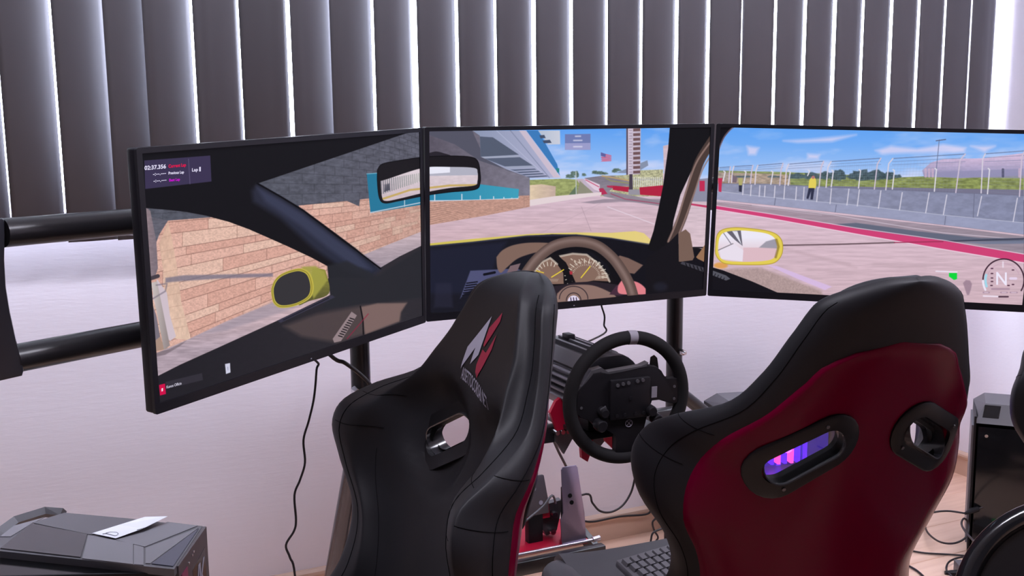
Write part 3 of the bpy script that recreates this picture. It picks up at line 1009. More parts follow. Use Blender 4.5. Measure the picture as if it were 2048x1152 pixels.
# catch fences
for (x0, y0, x1, y1, b0, b1) in ((105, 275, 175, 270, 355, 360), (192, 268, 305, 262, 360, 365), (330, 262, 478, 250, 370, 375), (508, 255, 712, 238, 375, 388), (752, 240, 1042, 220, 388, 398), (1108, 222, 1528, 196, 402, 418), (1640, 195, 1870, 178, 420, 440)):
    g = (x1-x0)/10
    for t in (0, .1, .2):
        stroke([(x0, y0+t*(b0-y0)), (x1, y1+t*(b1-y1))], 3 if t else 5, (104, 116, 150), .8-.2*(t > 0), tr=Dd)
    for t in np.linspace(.25, .95, 9):
        stroke([(x0-g*.4, y0+t*(b0-y0)), (x1-g*.4, y1+t*(b1-y1))], 1.6, (140, 148, 172), .45, tr=Dd)
    for t in np.linspace(.04, .96, 22):
        xx = x0+(x1-x0)*t
        stroke([(xx, y0+(y1-y0)*t+20), (xx-g*.5, b0+(b1-b0)*t)], 1.4, (146, 152, 176), .3, tr=Dd)
    stroke([(x0+3, y0), (x0-g*.5, y0+30), (x0-g*.9, b0)], 7, (214, 206, 222), tr=Dd)
    stroke([(x1, y1), (x1-g*.7, y1+34), (x1-g*1.3, b1)], 7, (206, 192, 212), tr=Dd)
for x, y0, y1 in ((37, 300, 350), (145, 300, 350), (265, 300, 362), (420, 300, 370), (520, 300, 376), (632, 295, 320), (768, 295, 385), (925, 292, 392), (1120, 292, 398), (1362, 285, 410), (1668, 285, 425)):
    stroke([(x-8, y0-6), (x, y0), (x-12, y1)], 7, (220, 216, 228), tr=Dd)
# people on the wall
poly(spl([(630, 345), (650, 325), (668, 345), (668, 385), (655, 400), (626, 395), (630, 345)]), (226, 206, 92), tr=Dd)
poly(oval(652, 330, 10, 9), (178, 120, 120), tr=Dd)
poly([(626, 392), (660, 392), (650, 458), (636, 458), (640, 410), (624, 455), (613, 452)], (48, 50, 74), tr=Dd)
for x, c in ((20, (196, 48, 84)), (115, (196, 48, 84)), (232, (176, 170, 110))):
    poly([(x-12, 335), (x+14, 335), (x+10, 378), (x-8, 378)], c, tr=Dd)
    poly([(x-8, 376), (x+10, 376), (x+8, 415), (x-8, 412)], c if c[0] == 196 else (50, 52, 70), tr=Dd)
poly([(188, 315), (214, 330), (210, 362), (186, 360)], (120, 104, 116), tr=Dd)
# road, red line, slick patch
poly([(60, 455), (400, 490), (800, 535), (1400, 605), (1866, 660), (1866, 1090), (60, 1010)], grad((214, 187, 202), (206, 177, 188), 1, 430, 590, .09, 40, 3, 76), tr=Dd)
poly([(60, 465), (400, 500), (800, 545), (1400, 612), (1866, 670), (1866, 770), (1200, 680), (600, 590), (60, 500)], grad((166, 146, 160), (150, 138, 152), 0, 1430, 2040, .1, 30, 2, 77), tr=Dd)
stroke([(300, 490), (760, 545), (1150, 610), (1400, 650), (1866, 690)], 4, (214, 200, 216), .8, tr=Dd)
stroke([(60, 468), (700, 548)], 3, (196, 180, 196), .8, tr=Dd)
poly([(770, 600), (900, 592), (1250, 640), (1620, 680), (1866, 680), (1866, 700), (1400, 700), (1050, 650)], (96, 102, 122), .95, 1, tr=Dd)
stroke([(1380, 700), (1866, 684)], 9, (60, 62, 82), .8, tr=Dd)
poly([(1500, 705), (1866, 695), (1866, 712), (1640, 715)], (110, 120, 146), .8, tr=Dd)
poly([(60, 488), (400, 540), (900, 625), (1400, 695), (1866, 775), (1866, 820), (1400, 742), (900, 655), (400, 565), (60, 510)], (206, 66, 118), tr=Dd)
stroke([(60, 510), (400, 566), (900, 657), (1400, 745), (1866, 823)], 5, (236, 204, 222), tr=Dd)
stroke([(60, 488), (400, 540), (900, 622), (1400, 692), (1866, 772)], 4, (226, 196, 214), tr=Dd)
stroke([(470, 722), (800, 716), (1120, 706)], 8, (104, 84, 92), .95, tr=Dd)
stroke([(1120, 706), (1400, 700)], 6, (150, 50, 84), .9, tr=Dd)
poly([(385, 835), (440, 840), (760, 960), (720, 980), (560, 915)], (214, 186, 226), .95, 1, tr=Dd)
poly([(120, 860), (350, 850), (700, 985), (720, 1080), (450, 1000), (300, 950)], col_noise((172, 148, 146), .14, 2.0, 2.0, 78), .9, 3, tr=Dd)
for a, b in (((480, 740), (900, 850)), ((560, 760), (860, 830)), ((620, 860), (1100, 900)), ((1000, 830), (1300, 850))):
    stroke([a, b], 14, (184, 158, 168), .35, 3, tr=Dd)
# yellow door mirror
poly(oval(120, 838, 40, 18), (222, 156, 76), .9, 2, tr=Dd)
rm = spl([(90, 730), (98, 665), (130, 632), (200, 620), (300, 626), (400, 642), (452, 668), (475, 710), (472, 770), (440, 815), (380, 832), (250, 834), (150, 828), (110, 805), (90, 770), (90, 730)])
poly(rm, (226, 204, 84), tr=Dd)
stroke(rm, 4, (176, 150, 50), tr=Dd)
rin = spl([(104, 730), (112, 680), (140, 648), (220, 636), (310, 642), (390, 656), (432, 684), (444, 730), (436, 780), (400, 806), (300, 816), (180, 814), (125, 800), (106, 765), (104, 730)])
old = CLIP
mask_of(rin, Dd)
poly([(90, 620), (480, 620), (480, 850), (90, 850)], grad((236, 232, 246), (222, 196, 206), 1, 475, 510), tr=Dd)
poly([(250, 735), (440, 735), (440, 820), (240, 820)], (220, 186, 196), tr=Dd)
poly([(380, 700), (450, 680), (450, 740), (340, 735)], (150, 146, 160), .9, 1, tr=Dd)
poly([(150, 640), (235, 636), (245, 725), (200, 690)], (96, 92, 106), .95, tr=Dd)
poly([(185, 640), (215, 640), (240, 720)], (226, 224, 236), tr=Dd)
poly([(110, 745), (190, 710), (250, 750), (245, 815), (120, 800)], (232, 222, 236), tr=Dd)
stroke([(105, 750), (190, 712)], 5, (130, 122, 130), tr=Dd)
stroke([(135, 650), (180, 715)], 5, (130, 126, 140), tr=Dd)
CLIP = old
stroke([(440, 690), (452, 730), (436, 790)], 14, (120, 96, 40), .6, 1, tr=Dd)
# sill, roof corner
poly([(40, 840), (130, 865), (300, 930), (460, 1000), (460, 1010), (40, 1000)], (20, 18, 24), tr=Dd)
poly([(60, 862), (150, 895), (175, 915), (150, 925), (60, 890)], (84, 84, 94), tr=Dd)
for k in range(5):
    stroke([(72+k*17, 878+k*8), (66+k*17, 890+k*8)], 4, (20, 18, 24), tr=Dd)
poly([(40, 20), (212, 25), (180, 50), (140, 100), (110, 160), (98, 190), (60, 200)], (17, 15, 19), tr=Dd)
stroke(spl([(205, 33), (170, 60), (135, 105), (104, 180)]), 9, (120, 96, 108), .7, tr=Dd)
CLIP = None
# rev counter on the right screen
gx, gy, gr = 2007, 561, 41
stroke(oval(gx, gy-1, gr, gr+1, 50, math.radians(178), math.radians(390)), 2.6, (58, 36, 50))
stroke(oval(gx, gy-1, gr, gr+1, 12, math.radians(152), math.radians(178)), 4, (236, 228, 244))
stroke(oval(gx, gy-1, gr-5, gr-4, 16, math.radians(160), math.radians(196)), 4.5, (160, 214, 234))
stroke(oval(gx, gy-1, gr-8, gr-8, 30, math.radians(200), math.radians(340)), 1, (190, 150, 176), .7)
for x, y in ((1984, 537), (1984, 547), (1984, 556), (1984, 563), (1983, 571), (2026, 540), (2026, 569), (2017, 571)):
    stroke([(x-1.5, y), (x+1.5, y)], 2.4, (70, 40, 60), .9)
stroke([(2006, 524), (2006, 534)], 3, (236, 224, 240), .8)
stroke([(2021, 557), (2032, 557)], 5, (232, 216, 244), .8)
stroke([(1984, 578), (2018, 578)], 4, (170, 140, 160), .8)
for x0, x1 in ((1967, 1978), (2002, 2014), (2021, 2034)):
    stroke([(x0, 585), (x1, 585)], 3.4, (150, 122, 146), .6)
    stroke([(x0+2, 585), (x1-2, 585)], 1.6, (232, 210, 226), .8)
stroke([(1967, 592), (1996, 593)], 3, (240, 228, 244), .9)
stroke([(1998, 593.5), (2016, 593.5)], 3, (74, 50, 66))
poly([(1898, 546), (1914, 546), (1914, 558), (1908, 560), (1898, 553)], (10, 214, 60))
stroke([(1872, 542.5), (1914, 544)], 2.6, (236, 228, 244), .9)
poly([(1926, 566), (1932, 560), (1940, 561), (1944, 568), (1942, 578), (1938, 590), (1934, 590), (1930, 578)], (150, 124, 142), .8, 1)
# timing board and driver plate panels on the left screen
poly([(288.5, 321), (420.5, 311), (423, 363), (290.5, 378)], (58, 50, 80))
stroke([(377, 318), (380, 368)], 1.2, (96, 86, 120))
stroke([(306, 349), (331, 347.5)], 0.1, (200, 200, 220), .1)
poly([(318, 770), (330, 767), (332, 788), (320, 791)], (206, 14, 72))
poly([(331, 764), (404, 746), (406, 760), (333, 778)], (52, 49, 58), .9)
poly([(450, 728), (460, 726), (461, 745), (452, 748)], (206, 206, 226))
stroke([(455.5, 734), (456, 740)], 1.2, (140, 140, 170))

# ------------------------------------------------------------------ monitors
MW, MH = .714, .40963
BZ = (.0100, .0085, .0100, .0165)  # left, top, right, bottom


def rotm(a, b, g):
    return (Matrix.Rotation(a, 4, 'Z') @ Matrix.Rotation(b, 4, 'X') @ Matrix.Rotation(g, 4, 'Y'))


POSES = [((.44131, 1.81909, CAM_Z-.20682), (.59477, .03724, -.03954), 'left monitor of the three, angled in, showing a stone wall and yellow side mirror'),
         ((1.09596, 2.01307, CAM_Z-.19024), (-.01166, .05878, -.00427), 'middle monitor of the three, showing a race track over a brown steering wheel'),
         ((1.74283, 1.79553, CAM_Z-.20081), (-.63254, .04558, .03373), 'right monitor of the three, showing pit wall fences under a blue sky')]
GH, GW = 660, 1160
SCREEN_M = []
MON = []
for idx, (loc, ang, lab) in enumerate(POSES):
    Mx = Matrix.Translation(loc) @ rotm(*ang)
    SCREEN_M.append(Mx)
    root = empty('monitor', loc, label=lab, cat='monitor', group='triple monitors on the stand')
    root.rotation_euler = rotm(*ang).to_euler()
    MON.append(root)
    x0, x1, z0, z1 = -MW/2+BZ[0], MW/2-BZ[2], -MH/2+BZ[3], MH/2-BZ[1]
    # front frame: four bars round the screen
    bm = bmesh.new()
    outer = [(-MW/2, -MH/2), (MW/2, -MH/2), (MW/2, MH/2), (-MW/2, MH/2)]

    def rr(x0, x1, z0, z1, r, n=4):
        out = []
        for cx, cz, a0 in ((x1-r, z0+r, -90), (x1-r, z1-r, 0), (x0+r, z1-r, 90), (x0+r, z0+r, 180)):
            for k in range(n+1):
                a = math.radians(a0+90*k/n)
                out.append((cx+r*math.cos(a), cz+r*math.sin(a)))
        return out
    ring_prism('bezel', rr(-MW/2, MW/2, -MH/2, MH/2, .004), rr(x0, x1, z0, z1, .0008), 0, .006, M_bezel, root)
    bm = bmesh.new()
    add_prism(bm, rr(-MW/2+.0006, MW/2-.0006, -MH/2+.0006, MH/2-.0006, .004), .0062, .024, bevel=.003)
    obj_bm('back_cover', bm, M_bezel, root, angle=30)
    bm = bmesh.new()
    add_prism(bm, rr(-.22, .22, -.13, .10, .03, 6), .024, .052, bevel=.012)
    obj_bm('rear_housing', bm, M_bezel, root, angle=30)
    # display with the painted picture
    me = bpy.data.meshes.new('display')
    me.from_pydata([(x0, .0025, z0), (x1, .0025, z0), (x1, .0025, z1), (x0, .0025, z1)], [], [(0, 1, 2, 3)])
    uv = me.uv_layers.new(name='UVMap')
    for li, c in enumerate(((0, 0), (1, 0), (1, 1), (0, 1))):
        uv.data[li].uv = c
    img = bpy.data.images.new('game_picture', GW, GH, alpha=False, float_buffer=False)
    u = (np.arange(GW)+.5)/GW
    v = (np.arange(GH)+.5)/GH
    U, V = np.meshgrid(u, v)
    R3 = np.array(Mx.to_3x3())
    P = np.stack([x0+(x1-x0)*U, np.full_like(U, .0025), z0+(z1-z0)*V], -1) @ R3.T+np.array(loc)
    pp = proj(P.reshape(-1, 3)).reshape(GH, GW, 2)
    sx = np.clip((pp[..., 0]-CX0)*CS-.5, 0, CWD-2)
    sy = np.clip((pp[..., 1]-CY0)*CS-.5, 0, CHT-2)
    xi, yi = sx.astype(int), sy.astype(int)
    fx, fy = (sx-xi)[..., None], (sy-yi)[..., None]
    c = (cv[yi, xi]*(1-fx)+cv[yi, xi+1]*fx)*(1-fy)+(cv[yi+1, xi]*(1-fx)+cv[yi+1, xi+1]*fx)*fy
    px = np.ones((GH, GW, 4), np.float32)
    px[..., :3] = np.clip(c, 0, 1)
    img.pixels.foreach_set(px.ravel())
    img.pack()
    m = bpy.data.materials.new('display_picture')
    m.use_nodes = True
    nt = m.node_tree
    b = nt.nodes['Principled BSDF']
    b.inputs['Base Color'].default_value = (.004, .004, .005, 1)
    b.inputs['Roughness'].default_value = .45
    b.inputs['Specular IOR Level'].default_value = .03
    tx = nt.nodes.new('ShaderNodeTexImage')
    tx.image = img
    tx.extension = 'EXTEND'
    nt.links.new(tx.outputs['Color'], b.inputs['Emission Color'])
    b.inputs['Emission Strength'].default_value = 2**(-EXPOSURE)
    link('display', me, m, root)
    # little joystick lamp under the bezel
    box('power_lamp', (-.004, -.0004, -MH/2+.005), (-.001, .001, -MH/2+.007), M_white, root)

# lettering lit on the displays, laid flat on the screen plane
def screen_text(idx, body, p0, p1, height, color, bold=0.0, dist=.0012, name='screen_lettering'):
    """text whose baseline starts at photo point p0 and ends at p1 on screen idx; height in px"""
    Mx = SCREEN_M[idx]
    Mi = Mx.inverted()

    def loc(p):
        o = Mi @ Vector((0, 0, CAM_Z))
        d = Mi.to_3x3() @ Vector(px_ray(*p))
        t = (dist-o.y)/d.y
        return o+d*t
    a, b, h = loc(p0), loc(p1), loc((p0[0], p0[1]-height))
    vt, f = text_verts(body, 1.0, bold)
    xs = [q[0] for q in vt]
    zs = [q[1] for q in vt]
    w, x0, hh = max(xs)-min(xs), min(xs), max(zs)
    out = []
    for q in vt:
        p = a+(b-a)*((q[0]-x0)/w)+(h-a)*(q[1]/hh)
        out.append((p.x, dist, p.z))
    mesh_vf(name, out, f, emis('lit_%d_%d_%d' % color, lin(*color), 2**(-EXPOSURE)), MON[idx])


screen_text(0, '02:37.356', (289, 340), (332, 336.5), 8.5, (226, 220, 246), .03)
screen_text(0, 'Current Lap', (337, 335.5), (372, 332.5), 6.5, (226, 20, 76), .03)
screen_text(0, '-:--.---', (306, 351.5), (332, 349), 5, (214, 208, 236), .02)
screen_text(0, 'Previous Lap', (337, 349), (368, 346.5), 5.5, (226, 220, 246), .03)
screen_text(0, '-:--.---', (307, 365), (333, 362.5), 5, (214, 208, 236), .02)
screen_text(0, 'Best Lap', (338.5, 363), (360, 361), 5.5, (200, 10, 206), .03)
screen_text(0, 'Lap', (384, 343), (396, 342), 6.5, (226, 220, 246), .02)
screen_text(0, '1', (398.5, 343), (401.5, 342.6), 9, (226, 220, 246), .0)
screen_text(0, '1', (323, 783), (326, 782), 6, (240, 220, 236), .0)
screen_text(0, 'Kunos Officin', (333, 777), (363, 769), 5.5, (200, 196, 214), .02)
screen_text(2, 'N', (1992.5, 569), (2013.5, 570), 25, (238, 232, 250), .012)

# ------------------------------------------------------------------ monitor stand of black steel tube
st = empty('monitor_stand', (.597, 2.045, 0), label='black steel tube stand carrying the three monitors', cat='stand')
SO = Vector((.597, 2.045, 0))


def S(*p):
    return Vector(p)-SO


dL = Vector((math.cos(.59477), math.sin(.59477), 0))
nL = Vector((-math.sin(.59477), math.cos(.59477), 0))
cL = Vector((.44131, 1.81909, 0))
eL = cL-dL*MW/2
tube('post', [S(.597, 2.045, .002), S(.597, 2.045, 1.30)], .0205, M_metal, st, 24)
tube('post', [S(1.485, 2.2, .002), S(1.485, 2.2, 1.30)], .021, M_metal, st, 24)
for z in (1.163, .975):
    p0 = eL+dL*(-.127)+nL*.15
    p1 = Vector((.597, 2.045, 0))
    tube('side_tube', [S(p0.x, p0.y, z), S(p1.x, p1.y, z)], .0215, M_metal, st, 24)
for z in (1.163,):
    tube('cross_tube', [S(.597, 2.045, z), S(1.485, 2.2, z)], .02, M_metal, st, 20)
tube('side_tube', [S(1.485, 2.2, 1.163), S(1.95, 1.93, 1.163)], .02, M_metal, st, 20)
# sloping brace legs with bright sheen
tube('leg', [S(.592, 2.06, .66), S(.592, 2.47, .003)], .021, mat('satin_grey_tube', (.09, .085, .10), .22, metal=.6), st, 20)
tube('brace', [S(1.470, 2.2, .648), S(1.66, 2.2, .496)], .017, M_metal, st, 20)
tube('leg', [S(1.66, 2.2, .51), S(1.66, 2.2, .003)], .017, M_metal, st, 20)
box('foot_plate', S(1.43, 2.10, .0012), S(1.54, 2.32, .009), M_metal, st, .002)
for k, (px_, py_, Y) in enumerate(((713, 783, 2.02), (1362, 704, 2.178))):
    c = on_y(px_, py_, Y)
    bm = bmesh.new()
    add_tube(bm, [S(c.x, c.y-.012, c.z), S(c.x, c.y+.012, c.z)], [.008, .010], 6)
    add_tube(bm, [S(c.x, c.y-.020, c.z), S(c.x, c.y-.012, c.z)], [.004, .006], 12)
    obj_bm('bolt', bm, M_chrome, st, angle=30)
# mounts between tubes and the monitors
for idx, q in ((0, (.5, 1.98)), (1, (1.09, 2.13)), (2, (1.82, 2.01))):
    Mx = SCREEN_M[idx]
    a = Mx @ Vector((0, .045, -.0))
    bm = bmesh.new()
    add_box(bm, (-.06, .050, -.06), (.06, .058, .06), None, .002)
    o = obj_bm('monitor_mount', bm, M_metal, st)
    o.matrix_local = Matrix.Translation(-SO) @ Mx
    b = Vector((q[0], q[1], 1.163))
    tube('mount_arm', [S(*(Mx @ Vector((0, .055, 0)))), S(*b)], .014, M_metal, st, 12)
# curved end plate on the far left
plate = [(-70, 448), (3, 437), (8, 440), (9, 470), (8, 520), (11, 575), (19, 625), (31, 680), (43, 722), (47, 742), (44, 752), (-70, 778)]
pp_ = [on_y(x, y, 1.655) for x, y in plate]
bm = bmesh.new()
add_prism(bm, [(p.x, p.z) for p in pp_], 1.655, 1.672, Matrix.Translation(-SO), bevel=.002)
obj_bm('end_plate', bm, mat('navy_black_steel', (.014, .014, .020), .35), st, angle=30)

# ------------------------------------------------------------------ bucket seats
KT = np.array([.012, .04, .09, .15, .20, .25, .29, .33, .38, .44, .52, .60, .70, .82])
SW = np.array([0.0939, 0.1149, 0.1448, 0.1768, 0.2098, 0.2561, 0.2733, 0.2892, 0.2852, 0.2452, 0.2178, 0.2400, 0.2482, 0.2498])
SD = np.array([0.030, 0.042, 0.042, 0.042, 0.055, 0.1074, 0.144, 0.1486, 0.127, 0.1016, 0.1104, 0.1345, 0.1652, 0.1995])
SC = np.array([0.0367, 0.0339, 0.0065, -0.0615])
TH, TB, BO, REC = .0369, .0078, 1.25, .3586
HT, HX = .273, .101


def herm(x, xp, fp):
    x = np.clip(np.asarray(x, float), xp[0], xp[-1])
    m = np.gradient(fp, xp)
    i = np.clip(np.searchsorted(xp, x)-1, 0, len(xp)-2)
    h = xp[i+1]-xp[i]
    s = (x-xp[i])/h
    return (2*s**3-3*s**2+1)*fp[i]+(s**3-2*s**2+s)*h*m[i]+(-2*s**3+3*s**2)*fp[i+1]+(s**3-s**2)*h*m[i+1]


def seat_surf(A, Tt, side, off=0.0):
    """point on the padded back: A across (-1..1), Tt down from the top; side +1 front, -1 rear"""
    A, Tt = np.broadcast_arrays(np.asarray(A, float), np.asarray(Tt, float))
    f = np.sqrt(np.clip(1-(1-Tt/.05).clip(0, 1)**2, 0, 1))
    f = np.where(Tt < .05, f, 1)
    w = herm(Tt, KT, SW)*f
    d = herm(Tt, KT, SD)
    s, c = np.sin(PI/2*A), np.cos(PI/2*A)
    x, y = w*s, d*(1-c)**1.2*(.3+.7*f)
    nx, ny = -d*1.2*(1-c+1e-6)**.2*s, w*c+1e-3
    n = np.hypot(nx, ny)
    nx, ny = nx/n, ny/n
    yc = herm(Tt, np.array([0, .25, .5, .82]), SC)
    rim = np.sqrt(np.clip(1-np.abs(A)**6, 0, 1))*f
    if side > 0:
        th = TH+.016*(1-np.clip((Tt-.16)/.10, 0, 1))*(1-.7*A**2)
        rr2 = ((np.abs(x)-HX)/.105)**2+((Tt-HT)/.075)**2
        th = th*(1-.66*np.exp(-rr2**3))
        h = th*(1+BO*np.abs(A)**2.4*np.clip((Tt-.12)/.15, 0, 1))*rim+off
    else:
        h = TB*rim+off
    return np.stack([x+side*nx*h, y+yc+side*ny*h, .8-Tt], -1)


def a_of_x(x, t):
    return np.arcsin(np.clip(x/herm(t, KT, SW), -1, 1))/(PI/2)


REC_M = Matrix.Rotation(REC, 4, 'X')


def rec(P):
    P = np.asarray(P, float)
    c, s = math.cos(REC), math.sin(REC)
    return np.stack([P[..., 0], P[..., 1]*c-P[..., 2]*s, P[..., 1]*s+P[..., 2]*c], -1)


def front_frame(x, t):
    """matrix with origin on the front surface, local x across, z up the back, y forward out of the cushion"""
    p = rec(seat_surf(a_of_x(x, t), t, 1))
    px_ = rec(seat_surf(a_of_x(x+.012, t), t, 1))
    nx_ = rec(seat_surf(a_of_x(x-.012, t), t, 1))
    pt = rec(seat_surf(a_of_x(x, t-.015), t-.015, 1))
    X = Vector(px_-nx_).normalized()
    Z = Vector(pt-p)
    Z = (Z-X*Z.dot(X)).normalized()
    Y = Z.cross(X)
    return Matrix(((X.x, Y.x, Z.x, p[0]), (X.y, Y.y, Z.y, p[1]), (X.z, Y.z, Z.z, p[2]), (0, 0, 0, 1)))


def grid_faces(nt, na, flip=False, base=0):
    f = []
    for i in range(nt-1):
        for j in range(na-1):
            q = (base+i*na+j, base+i*na+j+1, base+(i+1)*na+j+1, base+(i+1)*na+j)
            f.append(q[::-1] if flip else q)
    return f


def hole_M(sgn):
    F = front_frame(sgn*HX, HT)
    return F @ Matrix.Rotation(sgn*math.radians(32), 4, 'Y')


TUN = Matrix.Rotation(math.radians(-28), 4, 'X')
HDEP = .0262


def build_seat():
    root = empty('racing_seat', (0, 0, 0))
    NA, NT = 57, 96
    a = np.sin(np.linspace(-1, 1, NA)*PI/2)
    t = np.concatenate([.05*(1-np.cos(np.linspace(.02, PI/2, 14))), np.linspace(.056, .87, NT-14)])
    A, T_ = np.meshgrid(a, t)
    Fp = rec(seat_surf(A, T_, 1)).reshape(-1, 3)
    Bp = rec(seat_surf(A, T_, -1)).reshape(-1, 3)
    v = np.concatenate([Fp, Bp])
    nb = NA*NT
    f = grid_faces(NT, NA)+grid_faces(NT, NA, True, nb)
    for i in range(NT-1):
        f.append((i*NA, (i+1)*NA, nb+(i+1)*NA, nb+i*NA))
        f.append((i*NA+NA-1, nb+i*NA+NA-1, nb+(i+1)*NA+NA-1, (i+1)*NA+NA-1))
    for j in range(NA-1):
        f.append((j, nb+j, nb+j+1, j+1))
        q = (NT-1)*NA
        f.append((q+j, q+j+1, nb+q+j+1, nb+q+j))
    bm = bmesh.new()
    vs = [bm.verts.new(p) for p in v]
    for q in f:
        try:
            bm.faces.new([vs[i] for i in q])
        except ValueError:
            pass
    bmesh.ops.remove_doubles(bm, verts=bm.verts[:], dist=.0004)
    bmesh.ops.dissolve_degenerate(bm, dist=.0002, edges=bm.edges[:])
    back = obj_bm('backrest', bm, M_leather, root, smooth=True)
    # red moulded shell over the rear
    NA2, NT2 = 41, 70
    uu = np.linspace(-1, 1, NA2)
    tt = np.linspace(.090, .87, NT2)
    ar = herm(tt, np.array([.090, .097, .113, .15, .20, .28, .34, .42, .5, .6, .7, .87]),
              np.array([.02, .24, .44, .56, .64, .66, .66, .70, .73, .74, .72, .70]))
    AA = uu[None, :]*ar[:, None]
    TT = np.repeat(tt[:, None], NA2, 1)
    e = np.clip((1-np.abs(uu))/.10, 0, 1)[None, :]*np.clip((tt-.088)/.03, 0, 1)[:, None]
    offp = -.002+.0065*np.sqrt(np.clip(1-(1-e)**2, 0, 1))
    s1 = rec(seat_surf(AA, TT, -1, offp))
    s2 = rec(seat_surf(AA, TT, -1, -.004))
    nb = NA2*NT2
    v = np.concatenate([s1.reshape(-1, 3), s2.reshape(-1, 3)])
    f = grid_faces(NT2, NA2, True)+grid_faces(NT2, NA2, False, nb)
    for i in range(NT2-1):
        f.append((i*NA2, nb+i*NA2, nb+(i+1)*NA2, (i+1)*NA2))
        f.append((i*NA2+NA2-1, (i+1)*NA2+NA2-1, nb+(i+1)*NA2+NA2-1, nb+i*NA2+NA2-1))
    for j in range(NA2-1):
        f.append((j, j+1, nb+j+1, nb+j))
        q = (NT2-1)*NA2
        f.append((q+j, nb+q+j, nb+q+j+1, q+j+1))
    bm = bmesh.new()
    vs = [bm.verts.new(p) for p in v]
    for q in f:
        bm.faces.new([vs[i] for i in q])
    shell = obj_bm('shell', bm, M_red, root, smooth=True)
    shell['label'] = 'glossy dark red moulded shell'
    # belt openings cut through both
    cut = []
    for sgn in (-1, 1):
        bm = bmesh.new()
        add_prism(bm, stadium(.124, .050), -.13, .07, hole_M(sgn) @ TUN)
        cut.append(obj_bm('cutter', bm, None))
    dg = bpy.context.evaluated_depsgraph_get
    for o in (back, shell):
        for c in cut:
            md = o.modifiers.new('cut', 'BOOLEAN')
            md.operation = 'DIFFERENCE'
            md.solver = 'EXACT'
            md.object = c
        me = bpy.data.meshes.new_from_object(o.evaluated_get(dg()))
        o.modifiers.clear()
        old_ = o.data
        o.data = me
        me.name = old_.name
        me.set_sharp_from_angle(angle=math.radians(50))
    for c in cut:
        bpy.data.objects.remove(c)
    M_bez = mat('belt_bezel_plastic', (.007, .0065, .008), .38, spec=.2)
    for sgn in (-1, 1):
        HM = hole_M(sgn)
        bm = bmesh.new()
        # rear face of the hole is found through the shell thickness
        depth = HDEP
        b = ring_prism('belt_guide', stadium(.168, .088), stadium(.121, .047), -.006, .0065, M_bez, root, HM)
        HB = HM @ TUN @ Matrix.Translation((0, -depth, 0)) @ TUN.inverted()

        def rear(x, z, off):
            p = HB @ Vector((x, 0, z))
            y_, z_ = p.y*math.cos(REC)+p.z*math.sin(REC), -p.y*math.sin(REC)+p.z*math.cos(REC)
            t_ = .8-z_
            return tuple(rec(seat_surf(a_of_x(p.x, t_), t_, -1, off)))
        so, si = stadium(.172, .092), stadium(.121, .047)
        sb = stadium(.166, .086)
        loops = [[rear(x, z, .002) for x, z in so], [rear(x, z, .0075) for x, z in so], [rear(x, z, .0095) for x, z in sb],
                 [rear(x, z, .0095) for x, z in si], [rear(x, z, -.004) for x, z in si]]
        nn = len(so)
        fs = [(r_*nn+i_, r_*nn+(i_+1) % nn, (r_+1)*nn+(i_+1) % nn, (r_+1)*nn+i_) for r_ in range(4) for i_ in range(nn)]
        gd = mesh_vf('belt_guide', [p for l in loops for p in l], fs, M_bez, root, True)
        gd.data.set_sharp_from_angle(angle=math.radians(40))
        ring_prism('belt_tunnel', stadium(.1235, .0495), stadium(.120, .046), -depth-.004, .002, mat('tunnel_plastic', (.03, .029, .034), .18, spec=.7), root, HM @ TUN)
        for q in ((.042, .030), (-.042, -.030)):
            tube('screw', [HM @ Vector((q[0], .004, q[1])), HM @ Vector((q[0], .0062, q[1]))], .0032, M_alu, b, 10)
            tube('screw', [rear(q[0]*1.04, q[1]*1.08, .009), rear(q[0]*1.04, q[1]*1.08, .0112)], .0028, M_grey, gd, 10)
        bm.free()
    # piping round the rim and seams
    for sgn in (-1, 1):
        tt = np.linspace(.03, .86, 90)
        p = rec(seat_surf(sgn*.975, tt, 1, .0004))
        tube('piping', list(p), .0007, M_seam, root, 6)
        p = rec(seat_surf(sgn*.80, np.linspace(.035, .86, 90), -1, .0002))
        tube('seam', list(p), .0005, M_seam, root, 6)
        for tx_ in (.245, .305):
            aa = np.linspace(.60, .995, 24)*sgn
            p = rec(seat_surf(aa, tx_+.02*np.linspace(0, 1, 24), 1, .0003))
            tube('seam', list(p), .00045, M_seam, root, 6)
            aa = np.linspace(.70, .999, 20)*sgn
            p = rec(seat_surf(aa, tx_+.0*aa, -1, .0002))
            tube('seam', list(p), .00045, M_seam, root, 6)
        p = rec(seat_surf(sgn*np.linspace(.60, .52, 40), np.linspace(.34, .80, 40), 1, .0002))
        tube('seam', list(p), .0004, M_seam, root, 6)
    # moulded arch low on the shell
    th = np.linspace(0, PI, 40)
    xx, t3 = .12*np.cos(th)*1.0, .60-.075*np.sin(th)**.7
    p = rec(seat_surf(a_of_x(xx, t3), t3, -1, .0045))
    tube('moulded_ridge', list(p), .003, M_red, root, 8)
    # seat base: cushion, raised thigh bolsters, rolled front edge
    NX, NY = 33, 30
    X = np.linspace(-.19, .19, NX)
    Y = np.linspace(-.02, .50, NY)
    GX, GY = np.meshgrid(X, Y)
    fr = np.clip((GY-.20)/.28, 0, 1)
    Z = .070+.069*fr**1.2-np.clip((GY-.455)/.045, 0, 1)**2*.06+.012*np.clip(np.abs(GX)/.2, 0, 1)**3
    top = np.stack([GX, GY, Z], -1).reshape(-1, 3)
    bot = np.stack([GX, GY, 0*Z-.05], -1).reshape(-1, 3)
    n = NX*NY
    f = grid_faces(NY, NX)+grid_faces(NY, NX, True, n)
